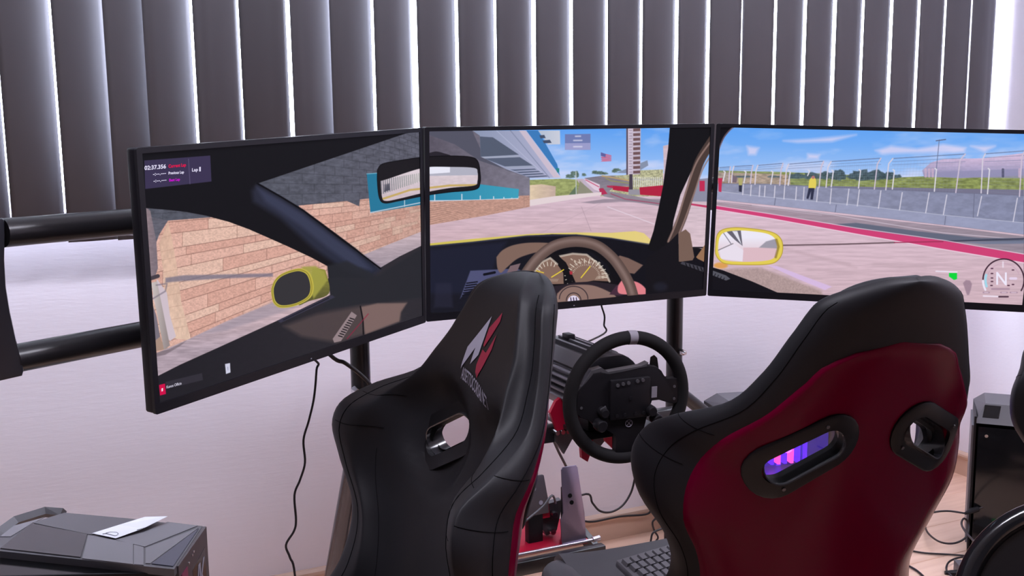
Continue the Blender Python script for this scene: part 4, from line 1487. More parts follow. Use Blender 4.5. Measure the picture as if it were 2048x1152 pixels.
    for i in range(NY-1):
        f.append((i*NX, n+i*NX, n+(i+1)*NX, (i+1)*NX))
        f.append((i*NX+NX-1, (i+1)*NX+NX-1, n+(i+1)*NX+NX-1, n+i*NX+NX-1))
    for j in range(NX-1):
        f.append((j, j+1, n+j+1, n+j))
        q = (NY-1)*NX
        f.append((q+j, n+q+j, n+q+j+1, q+j+1))
    bm = bmesh.new()
    vs = [bm.verts.new(p) for p in np.concatenate([top, bot])]
    for q in f:
        bm.faces.new([vs[i] for i in q])
    obj_bm('seat_cushion', bm, M_leather2, root, angle=45)
    for sgn in (-1, 1):
        bm = bmesh.new()
        pts = [(sgn*.206, -.02, .10), (sgn*.208, .10, .085), (sgn*.210, .25, .085), (sgn*.206, .38, .101), (sgn*.200, .455, .104)]
        pth = smooth_path(pts, 8)
        add_tube(bm, pth, [.030+.010*math.sin(PI*i/(len(pth)-1)) for i in range(len(pth))], 20)
        for vv in bm.verts:
            if vv.co.z < .09:
                vv.co.z = .09-(.09-vv.co.z)*2.6
        obj_bm('side_bolster', bm, M_leather2, root, angle=50)
    box('base_shell', (-.24, -.03, -.085), (.24, .46, -.045), M_black, root, .01)
    return root


def copy_tree(o, parent=None):
    c = o.copy()
    COL.objects.link(c)
    if parent is not None:
        c.parent = parent
    for ch in list(o.children):
        copy_tree(ch, c)
    return c


seat_l = build_seat()
seat_l.location = (.4059, 1.3093, .3377)
seat_l.rotation_euler = (0, 0, -4.7483)
seat_r = copy_tree(seat_l)
seat_r.location = (1.0568, 1.2320, .3400)
seat_r.rotation_euler = (0, 0, -.0387)
seat_f = copy_tree(seat_l)
seat_f.location = (1.792, 1.065, .34)
seat_f.rotation_euler = (0, 0, math.radians(-215))
tag(seat_l, 'black leather racing seat seen from its side with red and white lettering on the headrest', 'seat', 'racing seats')
tag(seat_r, 'racing seat seen from behind with glossy red rear shell', 'seat', 'racing seats')
tag(seat_f, 'racing seat at the right picture border, only its padded side wing showing', 'seat', 'racing seats')


def decal(name, polys, m, parent, x0, t0, w, flip=1.0, off=.0010):
    """flat print laid on the headrest front; polys in unit squares (x right, z up) as seen by the viewer"""
    v, f = [], []
    for P, F in polys:
        b = len(v)
        P = np.asarray(P, float)
        xs = x0+P[:, 0]*w*flip
        ts = t0-P[:, 1]*w
        q = rec(seat_surf(a_of_x(xs, ts), ts, 1, off))
        v += [tuple(a) for a in q]
        f += [tuple(b+i for i in k) for k in F]
    o = mesh_vf(name, v, f, m, parent)
    return o


def fine(poly_, n=5):
    """polygon filled and subdivided so that it follows the cushion"""
    bm = bmesh.new()
    bm.faces.new([bm.verts.new((x, y, 0)) for x, y in poly_])
    bmesh.ops.triangulate(bm, faces=bm.faces[:])
    bmesh.ops.subdivide_edges(bm, edges=bm.edges[:], cuts=n, use_grid_fill=True)
    bmesh.ops.triangulate(bm, faces=bm.faces[:])
    bm.verts.index_update()
    v = [(q.co.x, q.co.y) for q in bm.verts]
    f = [tuple(w.index for w in q.verts) for q in bm.faces]
    bm.free()
    return v, f


# emblem: grey A shape and red blades above a curved line of lettering. seen from the front local +x is the viewer's left
LG = dict(parent=seat_l, x0=0.0, t0=.165, w=.105, flip=-1.0)
decal('emblem_grey', [fine([(-.50, -.02), (-.49, .30), (-.02, .82), (-.04, .27), (-.22, .10), (-.22, .34)])], M_white, **LG)
decal('emblem_red', [fine([(.02, .42), (.02, .66), (.30, .92), (.32, .80), (.14, .52), (.06, .40)]), fine([(.00, .14), (.04, .36), (.18, .34), (.34, .62), (.34, .42), (.22, .14), (.12, -.02), (.04, .04)])], M_redp, **LG)
vt, f = text_verts('ASSETTOCORSA.NET', 1.0, .012)
vt = np.array(vt)
wt = vt[:, 0].max()-vt[:, 0].min()
vx = (vt[:, 0]-vt[:, 0].min())/wt
px2 = -.44+1.02*vx
pz2 = -.14-.03*vx-.17*vx**2+vt[:, 1]/.73*.17
o = decal('lettering', [(np.stack([px2, pz2], 1), f)], M_white, **LG)

# ------------------------------------------------------------------ rig frames under the seats
def rig(name, ox, oy, rz, lab, L0=-.45, L1=1.15):
    r = empty(name, (ox, oy, 0), rz, lab, 'rig frame', 'racing rig frames')
    for x in (-.27, .27):
        box('side_rail', (x-.02, L0, .06), (x+.02, L1, .12), M_metal, r, .004)
        for yy in (L0+.1, L1-.1):
            tube('foot', [(x, yy, .0015), (x, yy, .062)], .022, M_black, r, 14)
        box('seat_bracket', (x-.004-(.02 if x > 0 else -.02), -.02, .115), (x+.004-(.02 if x > 0 else -.02), .40, .262), M_metal, r, .001)
    for yy in (L0+.04, .02, .36):
        box('cross_bar', (-.25, yy-.02, .07), (.25, yy+.02, .11), M_metal, r, .003)
    return r


RO = Vector((1.0623, 1.2288, 0))
rg = rig('rig_frame', RO.x, RO.y, 0, 'black rig frame with pedal deck under the red-backed racing seat')
rl = rig('rig_frame', .4059, 1.3093, -4.7483, 'black rig frame under the racing seat with headrest lettering', -.40, .55)


def G(*p):
    return Vector(p)-RO


# wheel uprights, deck, crossbar, pedal plate
for x in (.88, 1.325):
    tube('upright', [G(x, 1.95, .10), G(x, 1.95, .66)], .02, M_metal, rg, 16)
box('deck_bar', G(.88, 1.935, .628), G(1.325, 1.965, .664), M_metal, rg, .003)
box('wheel_deck', G(1.0, 1.80, .668), G(1.18, 1.99, .678), M_metal, rg, .002)
bm = bmesh.new()
add_prism(bm, [(-.010, -.040), (.036, -.036), (.036, .036), (.016, .042), (-.012, .026), (-.026, .002)], 0, .01, Matrix.Translation(G(.995, 1.90, .705)))
obj_bm('red_bracket', bm, M_redm, rg)
bm = bmesh.new()
add_prism(bm, [(.0, .03), (.03, .03), (.034, -.02), (.02, -.055), (.006, -.045)], 0, .01, Matrix.Translation(G(1.018, 1.86, .655)))
obj_bm('red_bracket', bm, M_redm, rg)
bm = bmesh.new()
add_prism(bm, [(-.02, .03), (.02, .03), (.02, .0), (.0, -.03), (-.02, 0)], 0, .008, Matrix.Translation(G(1.015, 1.925, .632)))
obj_bm('arrow_plate', bm, M_grey, rg)
bm = bmesh.new()
add_prism(bm, [(-.02, .03), (.02, .03), (.02, .0), (.0, -.02), (-.02, 0)], 0, .008, Matrix.Translation(G(1.105, 1.925, .625)))
obj_bm('arrow_plate', bm, M_grey, rg)
bm = bmesh.new()
add_prism(bm, [(-.025, .02), (.02, .03), (.02, -.02), (.0, -.03), (-.02, -.01)], 0, .008, Matrix.Translation(G(1.125, 1.90, .635)))
obj_bm('red_bracket', bm, M_redm, rg)
for x in (.995, 1.008, 1.021, 1.036):
    tube('bolt', [G(x, 1.915, .655), G(x, 1.936, .655)], .0055, M_chrome, rg, 10)
box('silver_plate', G(1.13, 1.80, .64), G(1.20, 1.86, .648), M_alu, rg, .001)
# pedal deck bars
ps = Vector((1.0623, 2.20, 0))
box('pedal_bar', G(.79, 2.165, .220), G(1.262, 2.19, .256), M_metal, rg, .003)
for x in (.80, 1.325):
    tube('upright', [G(x, 2.20, .11), G(x, 2.20, .20)], .018, M_metal, rg, 14)
bm = bmesh.new()
add_prism(bm, [(-.008, 0), (.008, 0), (.008, .035), (-.008, .035)], 0, .30, Matrix.Translation(G(1.272, 2.12, .165)) @ Matrix.Rotation(.26, 4, 'X'))
obj_bm('deck_arm', bm, M_metal, rg)
tube('rail_spur', [G(.82, 1.95, .09), G(.88, 1.95, .115)], .018, M_metal, rg, 12)
box('rail_extension', G(.78, 2.30, .06), G(.82, 2.42, .12), M_metal, rg, .003)

# ------------------------------------------------------------------ pedals
pd = empty('pedal_set', (1.10, 2.22, .250), label='aluminium pedals on a red base below the steering wheel', cat='pedals')
PO = Vector((1.10, 2.22, .250))
box('base_plate', (-.20, -.01, 0), (.135, .22, .012), M_redm, pd, .002)
tube('front_roller', [(-.20, -.016, .010), (.15, -.016, .010)], .004, M_alu, pd, 12)
tube('roller_end', [(.145, -.016, .010), (.165, -.016, .012)], .007, M_alu, pd, 12)


def pedal(name, cx, y0, z0, z1, w0, w1, holes, parent, mm, lean=.06):
    """metal plate with round holes, bottom width w0, top width w1"""
    bm = bmesh.new()
    n = 6
    pts = []
    H = z1-z0
    prof = [(-w0/2, 0), (w0/2, 0), (w0/2*1.0, H*.35), (w1/2, H*.97), (w1/2-.004, H), (-w1/2+.004, H), (-w1/2, H*.97), (-w1/2-.001, H*.40), (-w0/2, H*.32)]
    Mx = Matrix.Translation((cx, y0, z0)) @ Matrix.Rotation(-lean*2.2, 4, 'X')
    add_prism(bm, prof, -.002, .002, Mx, bevel=.0012)
    o = obj_bm(name, bm, mm, parent, angle=30)
    for hx, hz in holes:
        tube('hole_insert', [Mx @ Vector((hx, -.0032, hz)), Mx @ Vector((hx, .001, hz))], .0058, M_gblack if mm is M_alu2 else M_white, o, 14)
    return Mx


M_alu2 = mat('polished_pedal', (.30, .26, .36), .33, metal=.92, noise=(9, .15))
Mg = pedal('throttle_pedal', .092, -.012, .012, .208, .070, .047, [(-.004, .121), (-.0005, .103)], pd, M_alu2)
Mb = pedal('brake_pedal', .004, .03, .085, .186, .075, .060, [(-.006, .088), (-.001, .068), (.016, .030)], pd, mat('dull_pedal', (.14, .13, .15), .4, metal=.7))
box('brake_arm', (-.016, .030, .0), (.026, .055, .095), M_black, pd, .004)
box('throttle_arm', (.075, .01, .0), (.115, .03, .15), M_black, pd, .003)
bm = bmesh.new()
add_prism(bm, [(-.05, .0), (.05, -.0), (.045, .045), (-.03, .05)], 0, .05, Matrix.Translation((-.002, .035, .070)))
obj_bm('pivot_block', bm, M_redm, pd)
bm = bmesh.new()
add_prism(bm, [(-.03, .02), (.0, .055), (.045, .06), (.045, .04), (.03, -.02), (.0, -.03)], 0, .02, Matrix.Translation((.045, .05, .045)))
obj_bm('damper_block', bm, M_grey, pd)
for x, z in ((.060, .075), (.055, .030)):
    tube('bolt', [(x, .03, z), (x, .055, z)], .008, M_chrome, pd, 10)
tube('loose_rod', smooth_path([(-.10, -.02, .065), (-.05, -.02, .095), (.0, -.02, .125), (.028, -.015, .148), (.046, .0, .120)], 5), .003, M_grey, pd, 8)

# ------------------------------------------------------------------ wheel base motor
MO = Vector((1.062, 1.80, .772))
mt = empty('wheel_base', MO, label='black finned wheel base motor behind the steering wheel', cat='wheel base')
Rm, y0m, y1m = .072, .03, .235
bm = bmesh.new()
out8 = []
for k in range(32):
    a = 2*PI*k/32
    rr_ = Rm*min(1.0, .93/max(abs(math.cos(a)), abs(math.sin(a))))
    out8.append((rr_*math.cos(a), rr_*math.sin(a)))
add_prism(bm, [(x*.90, z*.90) for x, z in out8], y0m, y1m)
obj_bm('motor_core', bm, M_grey, mt, angle=40)
bm = bmesh.new()
add_prism(bm, [(x*1.03, z*1.03) for x, z in out8], y0m-.03, y0m+.012, bevel=.003)
obj_bm('front_flange', bm, M_black, mt, angle=30)
bm = bmesh.new()
add_prism(bm, [(x*1.03, z*1.03) for x, z in out8], y1m-.012, y1m+.012, bevel=.004)
obj_bm('rear_cap', bm, M_grey, mt, angle=30)
finm = mat('fin_metal', (.13, .125, .14), .35, metal=.5)
fin_me = None
for k in range(30):
    a = 2*PI*k/30
    if -0.35 < math.cos(a-PI/2-.6)-1.0 or math.sin(a) < -.75:
        pass
    if min(abs(math.degrees(math.atan2(math.sin(a-b), math.cos(a-b)))) for b in (2.35, 3.85)) < 18:
        continue
    if fin_me is None:
        bm = bmesh.new()
        add_box(bm, (-.0025, y0m+.014, Rm*.86), (.0025, y1m-.014, Rm*1.06))
        fo = obj_bm('cooling_fin', bm, finm, mt)
        fin_me = fo.data
    else:
        fo = bpy.data.objects.new('cooling_fin', fin_me)
        COL.objects.link(fo)
        fo.parent = mt
    fo.rotation_euler = (0, PI/2-a, 0)
bm = bmesh.new()
add_box(bm, (-.018, y0m+.014, Rm*.88), (.018, y1m-.014, Rm*1.05), bevel=.003)
o = obj_bm('smooth_panel', bm, M_grey, mt, angle=30)
o.rotation_euler = (0, PI/2-2.35, 0)
bm = bmesh.new()
add_box(bm, (-.020, y0m+.012, Rm*.84), (.020, y1m-.012, Rm*1.05), bevel=.003)
o = obj_bm('smooth_panel', bm, mat('mid_grey_metal', (.16, .15, .17), .4, metal=.4), mt, angle=30)
o.rotation_euler = (0, PI/2-3.85, 0)
box('under_mount', (-.045, .02, -.0925), (.045, .18, -Rm*.9), M_black, mt, .003)
box('top_plug', (-.012, .17, Rm), (.006, .20, Rm+.013), M_black, mt, .002)
tube('shaft', [(0, -.028, 0), (0, .004, 0)], .022, M_black, mt, 20)

# ------------------------------------------------------------------ steering wheel
wh = empty('steering_wheel', (1.070, 1.7544, .7624), label='round black steering wheel with a grey band at the top of its rim', cat='steering wheel')
wh.rotation_euler = (Matrix.Rotation(-.0986, 4, 'Z') @ Matrix.Rotation(.0474, 4, 'X')).to_euler()
NR = 96
rp = [(.1262*math.cos(2*PI*k/NR), 0, .1262*math.sin(2*PI*k/NR)) for k in range(NR)]
tube('rim', rp, .0140, M_rim, wh, 20, closed=True)
tube('centre_band', [(.1262*math.sin(a), 0, .1262*math.cos(a)) for a in np.linspace(-.01, .125, 8)], .0146, M_mark, wh, 20)
hub = [(-.113, .022), (-.104, .034), (-.090, .045), (-.078, .060), (-.061, .062), (-.044, .054), (.030, .060), (.045, .066), (.062, .062), (.074, .052), (.084, .033), (.113, .034), (.115, -.018),
       (.104, -.022), (.088, -.016), (.070, -.007), (.052, -.007), (.046, -.030), (.040, -.055), (.034, -.070), (.030, -.115), (-.026, -.115), (-.024, -.075), (-.045, -.060), (-.070, -.055), (-.085, -.035), (-.105, -.030), (-.114, -.020)]
bm = bmesh.new()
add_prism(bm, hub, -.008, .010, bevel=.002)
obj_bm('hub_plate', bm, M_black, wh, angle=30)
box('front_module', (-.045, -.018, -.040), (.045, -.007, .045), M_black, wh, .004)
bm = bmesh.new()
add_prism(bm, [(-.118, .034), (-.102, .036), (-.092, .050), (-.082, .066), (-.060, .070), (-.046, .060), (.028, .066), (.044, .072), (.040, .064), (-.046, .054), (-.062, .062), (-.078, .058), (-.090, .040), (-.108, .022)], -.006, .012)
obj_bm('top_trim', bm, M_grey, wh)
prism('shift_paddle', [(.058, .050), (.082, .030), (.074, .074), (.068, .080), (.060, .076)], .014, .018, M_gblack, wh)
prism('shift_paddle', [(-.120, .02), (-.085, .010), (-.078, .052), (-.090, .050)], .014, .018, M_grey, wh)
for cx, cz, r in ((-.066, -.046, .013), (.060, -.046, .012), (-.060, -.020, .010), (.046, -.026, .011)):
    bm = bmesh.new()
    add_tube(bm, [(cx, -.030, cz), (cx, -.026, cz), (cx, -.008, cz)], [r*.8, r, r], 12)
    obj_bm('rotary_knob', bm, M_black, wh, angle=40)
prism('knob_flag', [(-.068, -.012), (-.056, -.006), (-.052, -.018), (-.060, -.030), (-.068, -.026)], -.022, -.018, M_grey, wh)
for i, (cx, cz) in enumerate(((-.030, .034), (-.018, .036), (-.006, .037), (.014, .039), (.026, .040), (-.030, -.030), (.030, -.030), (-.012, -.030), (.012, -.030), (.0, .004))):
    tube('button', [(cx, -.0205, cz), (cx, -.017, cz)], .0038, M_grey if i < 5 else M_black, wh, 12)
box('grey_sticker', (.0465, -.0195, .001), (.0585, -.0182, .024), M_mark, wh)
bm = bmesh.new()
add_tube(bm, [(.0075*math.cos(a)+.002, -.0090, .0075*math.sin(a)-.052) for a in np.linspace(0, 2*PI, 25)[:-1]], .0009, 6, closed=True)
for s in (-1, 1):
    add_tube(bm, [(.002-.0045*s, -.0090, -.0565), (.002, -.0092, -.0515), (.002+.0045*s, -.0090, -.0465)], .0009, 6)
obj_bm('cross_emblem', bm, M_white, wh)
for s, z in ((1, .033), (1, -.019), (-1, -.018)):
    tube('spoke_screw', [(s*.104, -.0095, z*.5), (s*.104, -.0075, z*.5)], .003, M_grey, wh, 10)

# ------------------------------------------------------------------ keyboard on the seat
kb = empty('keyboard', (1.06, 1.53, .462), math.radians(10), 'dark grey keyboard lying on the red-backed seat', 'keyboard')
kb.rotation_euler = (math.radians(15), 0, math.radians(8))
box('keyboard_base', (-.10, -.14, 0), (.16, .085, .016), M_case, kb, .004)
key_me = None
for i in range(6):
    for j in range(11):
        x, y_ = -.088+j*.0185+(i*.004), .066-i*.0185
        if x > .118 or (j > 7-i and i > 1 and j > 9-i):
            continue
        if key_me is None:
            bm = bmesh.new()
            add_prism(bm, [(-.008, 0), (.008, 0), (.0062, .008), (-.0062, .008)], -.008, .008)
            ko = obj_bm('key', bm, M_case, kb)
            key_me = ko.data
        else:
            ko = bpy.data.objects.new('key', key_me)
            COL.objects.link(ko)
            ko.parent = kb
        ko.location = (x, y_, .016)

# ------------------------------------------------------------------ computer towers
def glow(name, c, s):
    return emis(name, c, s)


# left tower, seen from above. its top lies at 0.5 m
A0 = Vector((.192, 1.941, 0))
ux = Vector((-.795, .607, 0)).normalized()   # along the long side, away from the front
uy = Vector((.607, .795, 0)).normalized()*1.0  # across, away from the camera
TL_W, TL_L, TL_H = .20, .44, .50
c0 = Vector((.271, 2.123, 0))
uy = (c0-A0).normalized()
ux = Vector((-uy.y, uy.x, 0))
pc = empty('computer_tower', A0, math.atan2(ux.y, ux.x), 'dark angular computer tower with a paper slip on top, at the lower left', 'computer', 'computer towers')
Wd = (c0-A0).length
# local frame: x along the case (away from the front), y = -across (since uy is to the right of ux)
Mw = Matrix(((ux.x, uy.x, 0, A0.x), (ux.y, uy.y, 0, A0.y), (0, 0, 1, 0), (0, 0, 0, 1)))
Mi_ = Matrix.Rotation(-math.atan2(ux.y, ux.x), 4, 'Z') @ Matrix.Translation(-A0)
K = Mi_ @ Mw      # case coordinates (x back, y across, z up) -> local


def cpoly(name, pts, t0, t1, m, parent=pc, bevel=0.0):
    """outline given on the picture at z=.5, raised to z .5+t1"""
    bm = bmesh.new()
    P = [Mi_ @ on_z(x, y, .5) for x, y in pts]
    a = [bm.verts.new((p.x, p.y, .5+t1)) for p in P]
    b = [bm.verts.new((p.x, p.y, .5+t0)) for p in P]
    n = len(P)
    bm.faces.new(a)
    bm.faces.new(b[::-1])
    for i in range(n):
        bm.faces.new([a[i], a[(i+1) % n], b[(i+1) % n], b[i]])
    return obj_bm(name, bm, m, parent)


bm = bmesh.new()
add_box(bm, (.004, .004, .02), (TL_L, Wd-.004, .485), K)
obj_bm('case_body', bm, M_gblack, pc)
bm = bmesh.new()
for a in (.03, .36):
    for b in (.02, Wd-.05):
        add_box(bm, (a, b, .001), (a+.05, b+.03, .021), K)
obj_bm('foot', bm, M_black, pc)
TZ = T(0, 1000, 4.6545)


def Zp(*pts):
    return [tuple(q) for q in TZ(list(pts))]


# the top cover carries separate facets
cpoly('top_cover', Zp((-60, 480), (0, 330), (590, 118), (1885, 238), (1620, 640), (1345, 612), (0, 470)), -.016, -.001, M_case)
cpoly('top_facet', Zp((600, 120), (1320, 185), (860, 322), (820, 320), (300, 212)), -.001, .0006, M_case)
cpoly('smoked_panel', Zp((292, 222), (812, 322), (750, 535), (4, 452)), -.001, .0012, M_smoke)
cpoly('top_facet', Zp((822, 326), (1240, 410), (1240, 600), (765, 545)), -.001, .0008, M_case2)
cpoly('top_facet', Zp((1070, 372), (1340, 300), (1560, 205), (1840, 240), (1348, 436), (1246, 412)), -.001, .0006, M_case2)
cpoly('top_facet', Zp((1246, 416), (1336, 440), (1336, 606), (1246, 600)), -.001, .0006, M_case2)
cpoly('corner_facet', Zp((1355, 448), (1845, 262), (1400, 590), (1355, 590)), -.001, .0006, M_case2)
cpoly('corner_facet', Zp((1410, 594), (1850, 266), (1612, 618)), -.001, .0008, mat('case_blue_grey', (.045, .045, .075), .4))
# carrying handle at the far end
hp = [Mi_ @ on_z(*q, .5) for q in Zp((590, 112), (420, 100), (130, 190), (-20, 300), (-120, 420))]
bm = bmesh.new()
add_tube(bm, [Vector((p.x, p.y, .497)) for p in hp], .012, 4)
obj_bm('handle', bm, M_case, pc)
cpoly('handle_well', Zp((130, 240), (420, 160), (300, 215), (100, 340), (0, 340)), -.001, .0004, M_case2)
# side panel, front panel, lettering
bm = bmesh.new()
add_box(bm, (.0, -.002, .02), (TL_L, .004, .486), K, .002)
obj_bm('side_frame', bm, M_black, pc)
bm = bmesh.new()
add_box(bm, (.09, -.005, .05), (.40, -.002, .455), K, .001)
obj_bm('side_glass', bm, M_gblack, pc)
bm = bmesh.new()
add_box(bm, (.0, -.004, .466), (TL_L, -.001, .4715), K)
obj_bm('side_rib', bm, M_case, pc)
bm = bmesh.new()
add_box(bm, (-.008, 0, .02), (.004, Wd, .498), K, .001)
fpn = obj_bm('front_panel', bm, mat('front_warm_black', (.045, .033, .036), .45), pc)
bm = bmesh.new()
add_box(bm, (-.010, .012, .36), (-.0082, .05, .475), K)
obj_bm('red_inset', bm, mat('magenta_inset', (.16, .004, .05), .35), pc)


def front_mark(name, pts, m, d=.0015):
    bm = bmesh.new()
    a = [bm.verts.new(K @ Vector((-.008-d, y, z))) for y, z in pts]
    b = [bm.verts.new(K @ Vector((-.008, y, z))) for y, z in pts]
    n = len(pts)
    bm.faces.new(a)
    bm.faces.new(b[::-1])
    for i in range(n):
        bm.faces.new([a[i], a[(i+1) % n], b[(i+1) % n], b[i]])
    obj_bm(name, bm, m, pc)


front_mark('logo_ground', [(.085, .452), (.175, .462), (.175, .380), (.085, .372)], M_gblack, .0008)
front_mark('logo_letter', [(.098, .385), (.108, .385), (.128, .446), (.122, .446)], M_white)
front_mark('logo_letter', [(.128, .385), (.136, .385), (.136, .446), (.128, .446)], M_white)
front_mark('logo_letter', [(.137, .418), (.157, .446), (.166, .446), (.145, .416)], M_white)
front_mark('logo_letter', [(.137, .416), (.145, .418), (.168, .385), (.158, .385)], M_white)
for y_, z_ in ((.085, .480), (.095, .483), (.06, .474)):
    front_mark('port', [(y_, z_), (y_+.006, z_), (y_+.006, z_+.004), (y_, z_+.004)], M_chrome)

# paper slip with pen strokes
pp3 = [on_z(*q, .5) for q in Zp((858, 322), (1110, 245), (1350, 182), (1565, 202), (1330, 290), (1078, 370))]
bm = bmesh.new()
lift = [.001, .0015, .004, .010, .0035, .0012]
a = [bm.verts.new((p.x, p.y, .502+l)) for p, l in zip(pp3, lift)]
bm.faces.new([a[0], a[1], a[4], a[5]])
bm.faces.new([a[1], a[2], a[3], a[4]])
paper = obj_bm('paper_slip', bm, M_paper)
paper.modifiers.new('thickness', 'SOLIDIFY').thickness = .0003
tag(paper, 'white paper slip with a handwritten 5 lying on the lower left computer', 'paper')
st5 = [on_z(*q, .504) for q in Zp((1030, 298), (1085, 302), (1100, 318), (1075, 332), (1030, 322), (985, 312), (955, 316))]
bm = bmesh.new()
add_tube(bm, smooth_path(st5, 3), .0006, 5)
add_tube(bm, [on_z(*q, .504) for q in Zp((1030, 298), (985, 308))], .0006, 5)
add_tube(bm, [on_z(*q, .5055) for q in Zp((1275, 278), (1340, 262), (1410, 240))], .0006, 5)
obj_bm('pen_strokes', bm, M_ink, paper)

# second tower behind the red-backed seat, lit violet inside
def tower(loc, rz, lab, glass_side_lit, W=.22, L=.44, H=.5):
    r = empty('computer_tower', loc, rz, lab, 'computer', 'computer towers')
    t = .006
    bm = bmesh.new()
    add_box(bm, (0, W-t, .02), (L, W, H-.03))
    add_box(bm, (0, 0, .02), (t, W-t, H-.03))
    add_box(bm, (L-t, 0, .02), (L, W-t, H-.03))
    add_box(bm, (t, 0, .02), (L-t, W-t, .03))
    obj_bm('case_body', bm, M_black, r)
    bm = bmesh.new()
    vs = [(0, 0, H-.05), (L, 0, H-.05), (L, W, H-.03), (0, W, H-.03), (.03, .05, H), (L-.04, .05, H), (L-.04, W-.03, H), (.03, W-.03, H)]
    V = [bm.verts.new(p) for p in vs]
    for q in ((0, 1, 5, 4), (1, 2, 6, 5), (2, 3, 7, 6), (3, 0, 4, 7), (4, 5, 6, 7), (3, 2, 1, 0)):
        bm.faces.new([V[i] for i in q])
    obj_bm('top_cover', bm, M_case, r)
    # carrying recess on the sloping edge
    def on_slope(x, s, d=0):
        return (x, .05*s-d*.7, H-.05+.05*s+d*.7)
    bm = bmesh.new()
    a = [bm.verts.new(on_slope(*q, .0008)) for q in ((.022, .30), (.066, .30), (.072, .92), (.028, .92))]
    bm.faces.new(a)
    bm2 = bmesh.ops.extrude_face_region(bm, geom=bm.faces[:])
    bmesh.ops.translate(bm, vec=(0, .004, -.004), verts=[v for v in bm2['geom'] if isinstance(v, bmesh.types.BMVert)])
    obj_bm('handle_recess', bm, M_gblack, r)
    bm = bmesh.new()
    for a_ in (.03, L-.08):
        for b_ in (.02, W-.05):
            add_box(bm, (a_, b_, .001), (a_+.05, b_+.03, .021))
    obj_bm('foot', bm, M_black, r)
    if glass_side_lit:
        bl = glow('violet_led', (.10, .01, 1.0), 1.6)
        pk = glow('pink_led', (1.0, .05, .35), 2.2)
        box('back_plate', (.02, W-.02, .04), (L-.02, W-.012, H-.06), mat('violet_glow_tint', (.10, .05, .5), .5), r)  # plate coloured violet to stand in for the LED light on it
        for k in range(4):
            box('light_strip', (.06+k*.09, W-.03, .06), (.072+k*.09, W-.024, .40), bl, r)
        for k in range(5):
            box('memory_stick', (.19+k*.022, W-.09, .26), (.200+k*.022, W-.03, .36), pk if k % 2 else bl, r)
        box('graphics_card', (.05, .05, .20), (.34, W-.03, .235), mat('card_dark', (.05, .02, .12), .3), r)
        box('light_strip', (.05, .045, .236), (.34, .05, .241), pk, r)
        cpts = [(.34+.055*math.cos(a), W-.05, .17+.055*math.sin(a)) for a in np.linspace(0, 2*PI, 25)[:-1]]
        tube('fan_ring', cpts, .006, bl, r, 8, closed=True)
        box('light_strip', (.03, .03, .455), (L-.03, .04, .462), bl, r)
        ld = bpy.data.lights.new('case_led', 'POINT')
        ld.energy, ld.color, ld.shadow_soft_size = 5.0, (.16, .02, 1.0), .02
        lo_ = bpy.data.objects.new('case_led', ld)
        lo_.location = (L*.5, W*.40, .33)
        lo_.parent = r
        COL.objects.link(lo_)
        gm = mat('clear_glass', (.9, .9, 1), .02)
        gm.node_tree.nodes['Principled BSDF'].inputs['Transmission Weight'].default_value = 1
        box('side_glass', (.01, .0005, .03), (L-.01, .003, H-.06), gm, r)
    else:
        box('side_glass', (.012, -.003, .03), (L-.012, .001, H-.06), M_gblack, r, .001)
        for xx in (.035, L-.035):
            tube('glass_screw', [(xx, -.008, H-.085), (xx, -.002, H-.085)], .005, M_chrome, r, 12)
    bm = bmesh.new()
    add_box(bm, (-.006, .01, .05), (0, W-.02, H-.06))
    obj_bm('front_panel', bm, M_case2 if not glass_side_lit else M_black, r)
    return r


tower((1.825, 2.40, 0), math.radians(-14), 'computer tower glowing violet behind the belt opening of the red-backed seat', True, H=.485)
tower((2.500, 2.118, 0), math.radians(-48), 'tall black computer tower standing by the wall at the right', False, H=.478)

# ------------------------------------------------------------------ things low on the right
pw = empty('power_adapter', (2.40, 2.00, 0), math.radians(-30), 'small black power adapter with a green light on the floor at the right', 'adapter')
box('adapter_body', (-.045, -.03, .001), (.075, .05, .042), M_case, pw, .003)
bm = bmesh.new()
add_box(bm, (.0, -.022, .0418), (.045, -.010, .0435))
o = obj_bm('status_light', bm, M_led, pw)
o['label'] = 'glowing green light'
tube('plug', [(-.085, .0, .02), (-.046, .0, .02)], [.006, .011], M_black, pw, 10)
# a round black wheel of the neighbouring rig, resting low at the right border
nw = empty('spare_wheel', (1.17, .803, .68), label='large glossy black wheel rim at the lower right picture corner', cat='wheel')
nw.rotation_euler = (math.radians(-27), 0, math.radians(-54))
gl = mat('gloss_rim', (.010, .010, .012), .16, coat=.5)
tube('wheel_rim', [(.145*math.cos(2*PI*k/72), 0, .145*math.sin(2*PI*k/72)) for k in range(72)], .014, gl, nw, 20, closed=True)
bm = bmesh.new()
add_tube(bm, [(0, .0, 0), (0, .006, 0)], .142, 48)
obj_bm('wheel_disc', bm, M_gblack, nw, angle=30)
tube('hub', [(0, -.02, 0), (0, .02, 0)], .035, M_black, nw, 24)
for k in range(3):
    a = math.radians(90+120*k)
    tube('spoke', [(.03*math.cos(a), -.006, .03*math.sin(a)), (.14*math.cos(a), -.006, .14*math.sin(a))], [.011, .014], M_black, nw, 10)
tube('wheel_stand', [(0, .012, 0), (0, .06, -.02), (.02, .12, -.64)], .014, M_metal, nw, 12)

# ------------------------------------------------------------------ cables
def cable(pts, r, label, parent=None, smooth=6):
    o = tube('cable', smooth_path(pts, smooth), r, M_cable, parent, 8)
    if label:
        tag(o, label, 'cable')
    return o


def yp(pts, Y):
    return [on_y(x, y, Y) for x, y in pts]


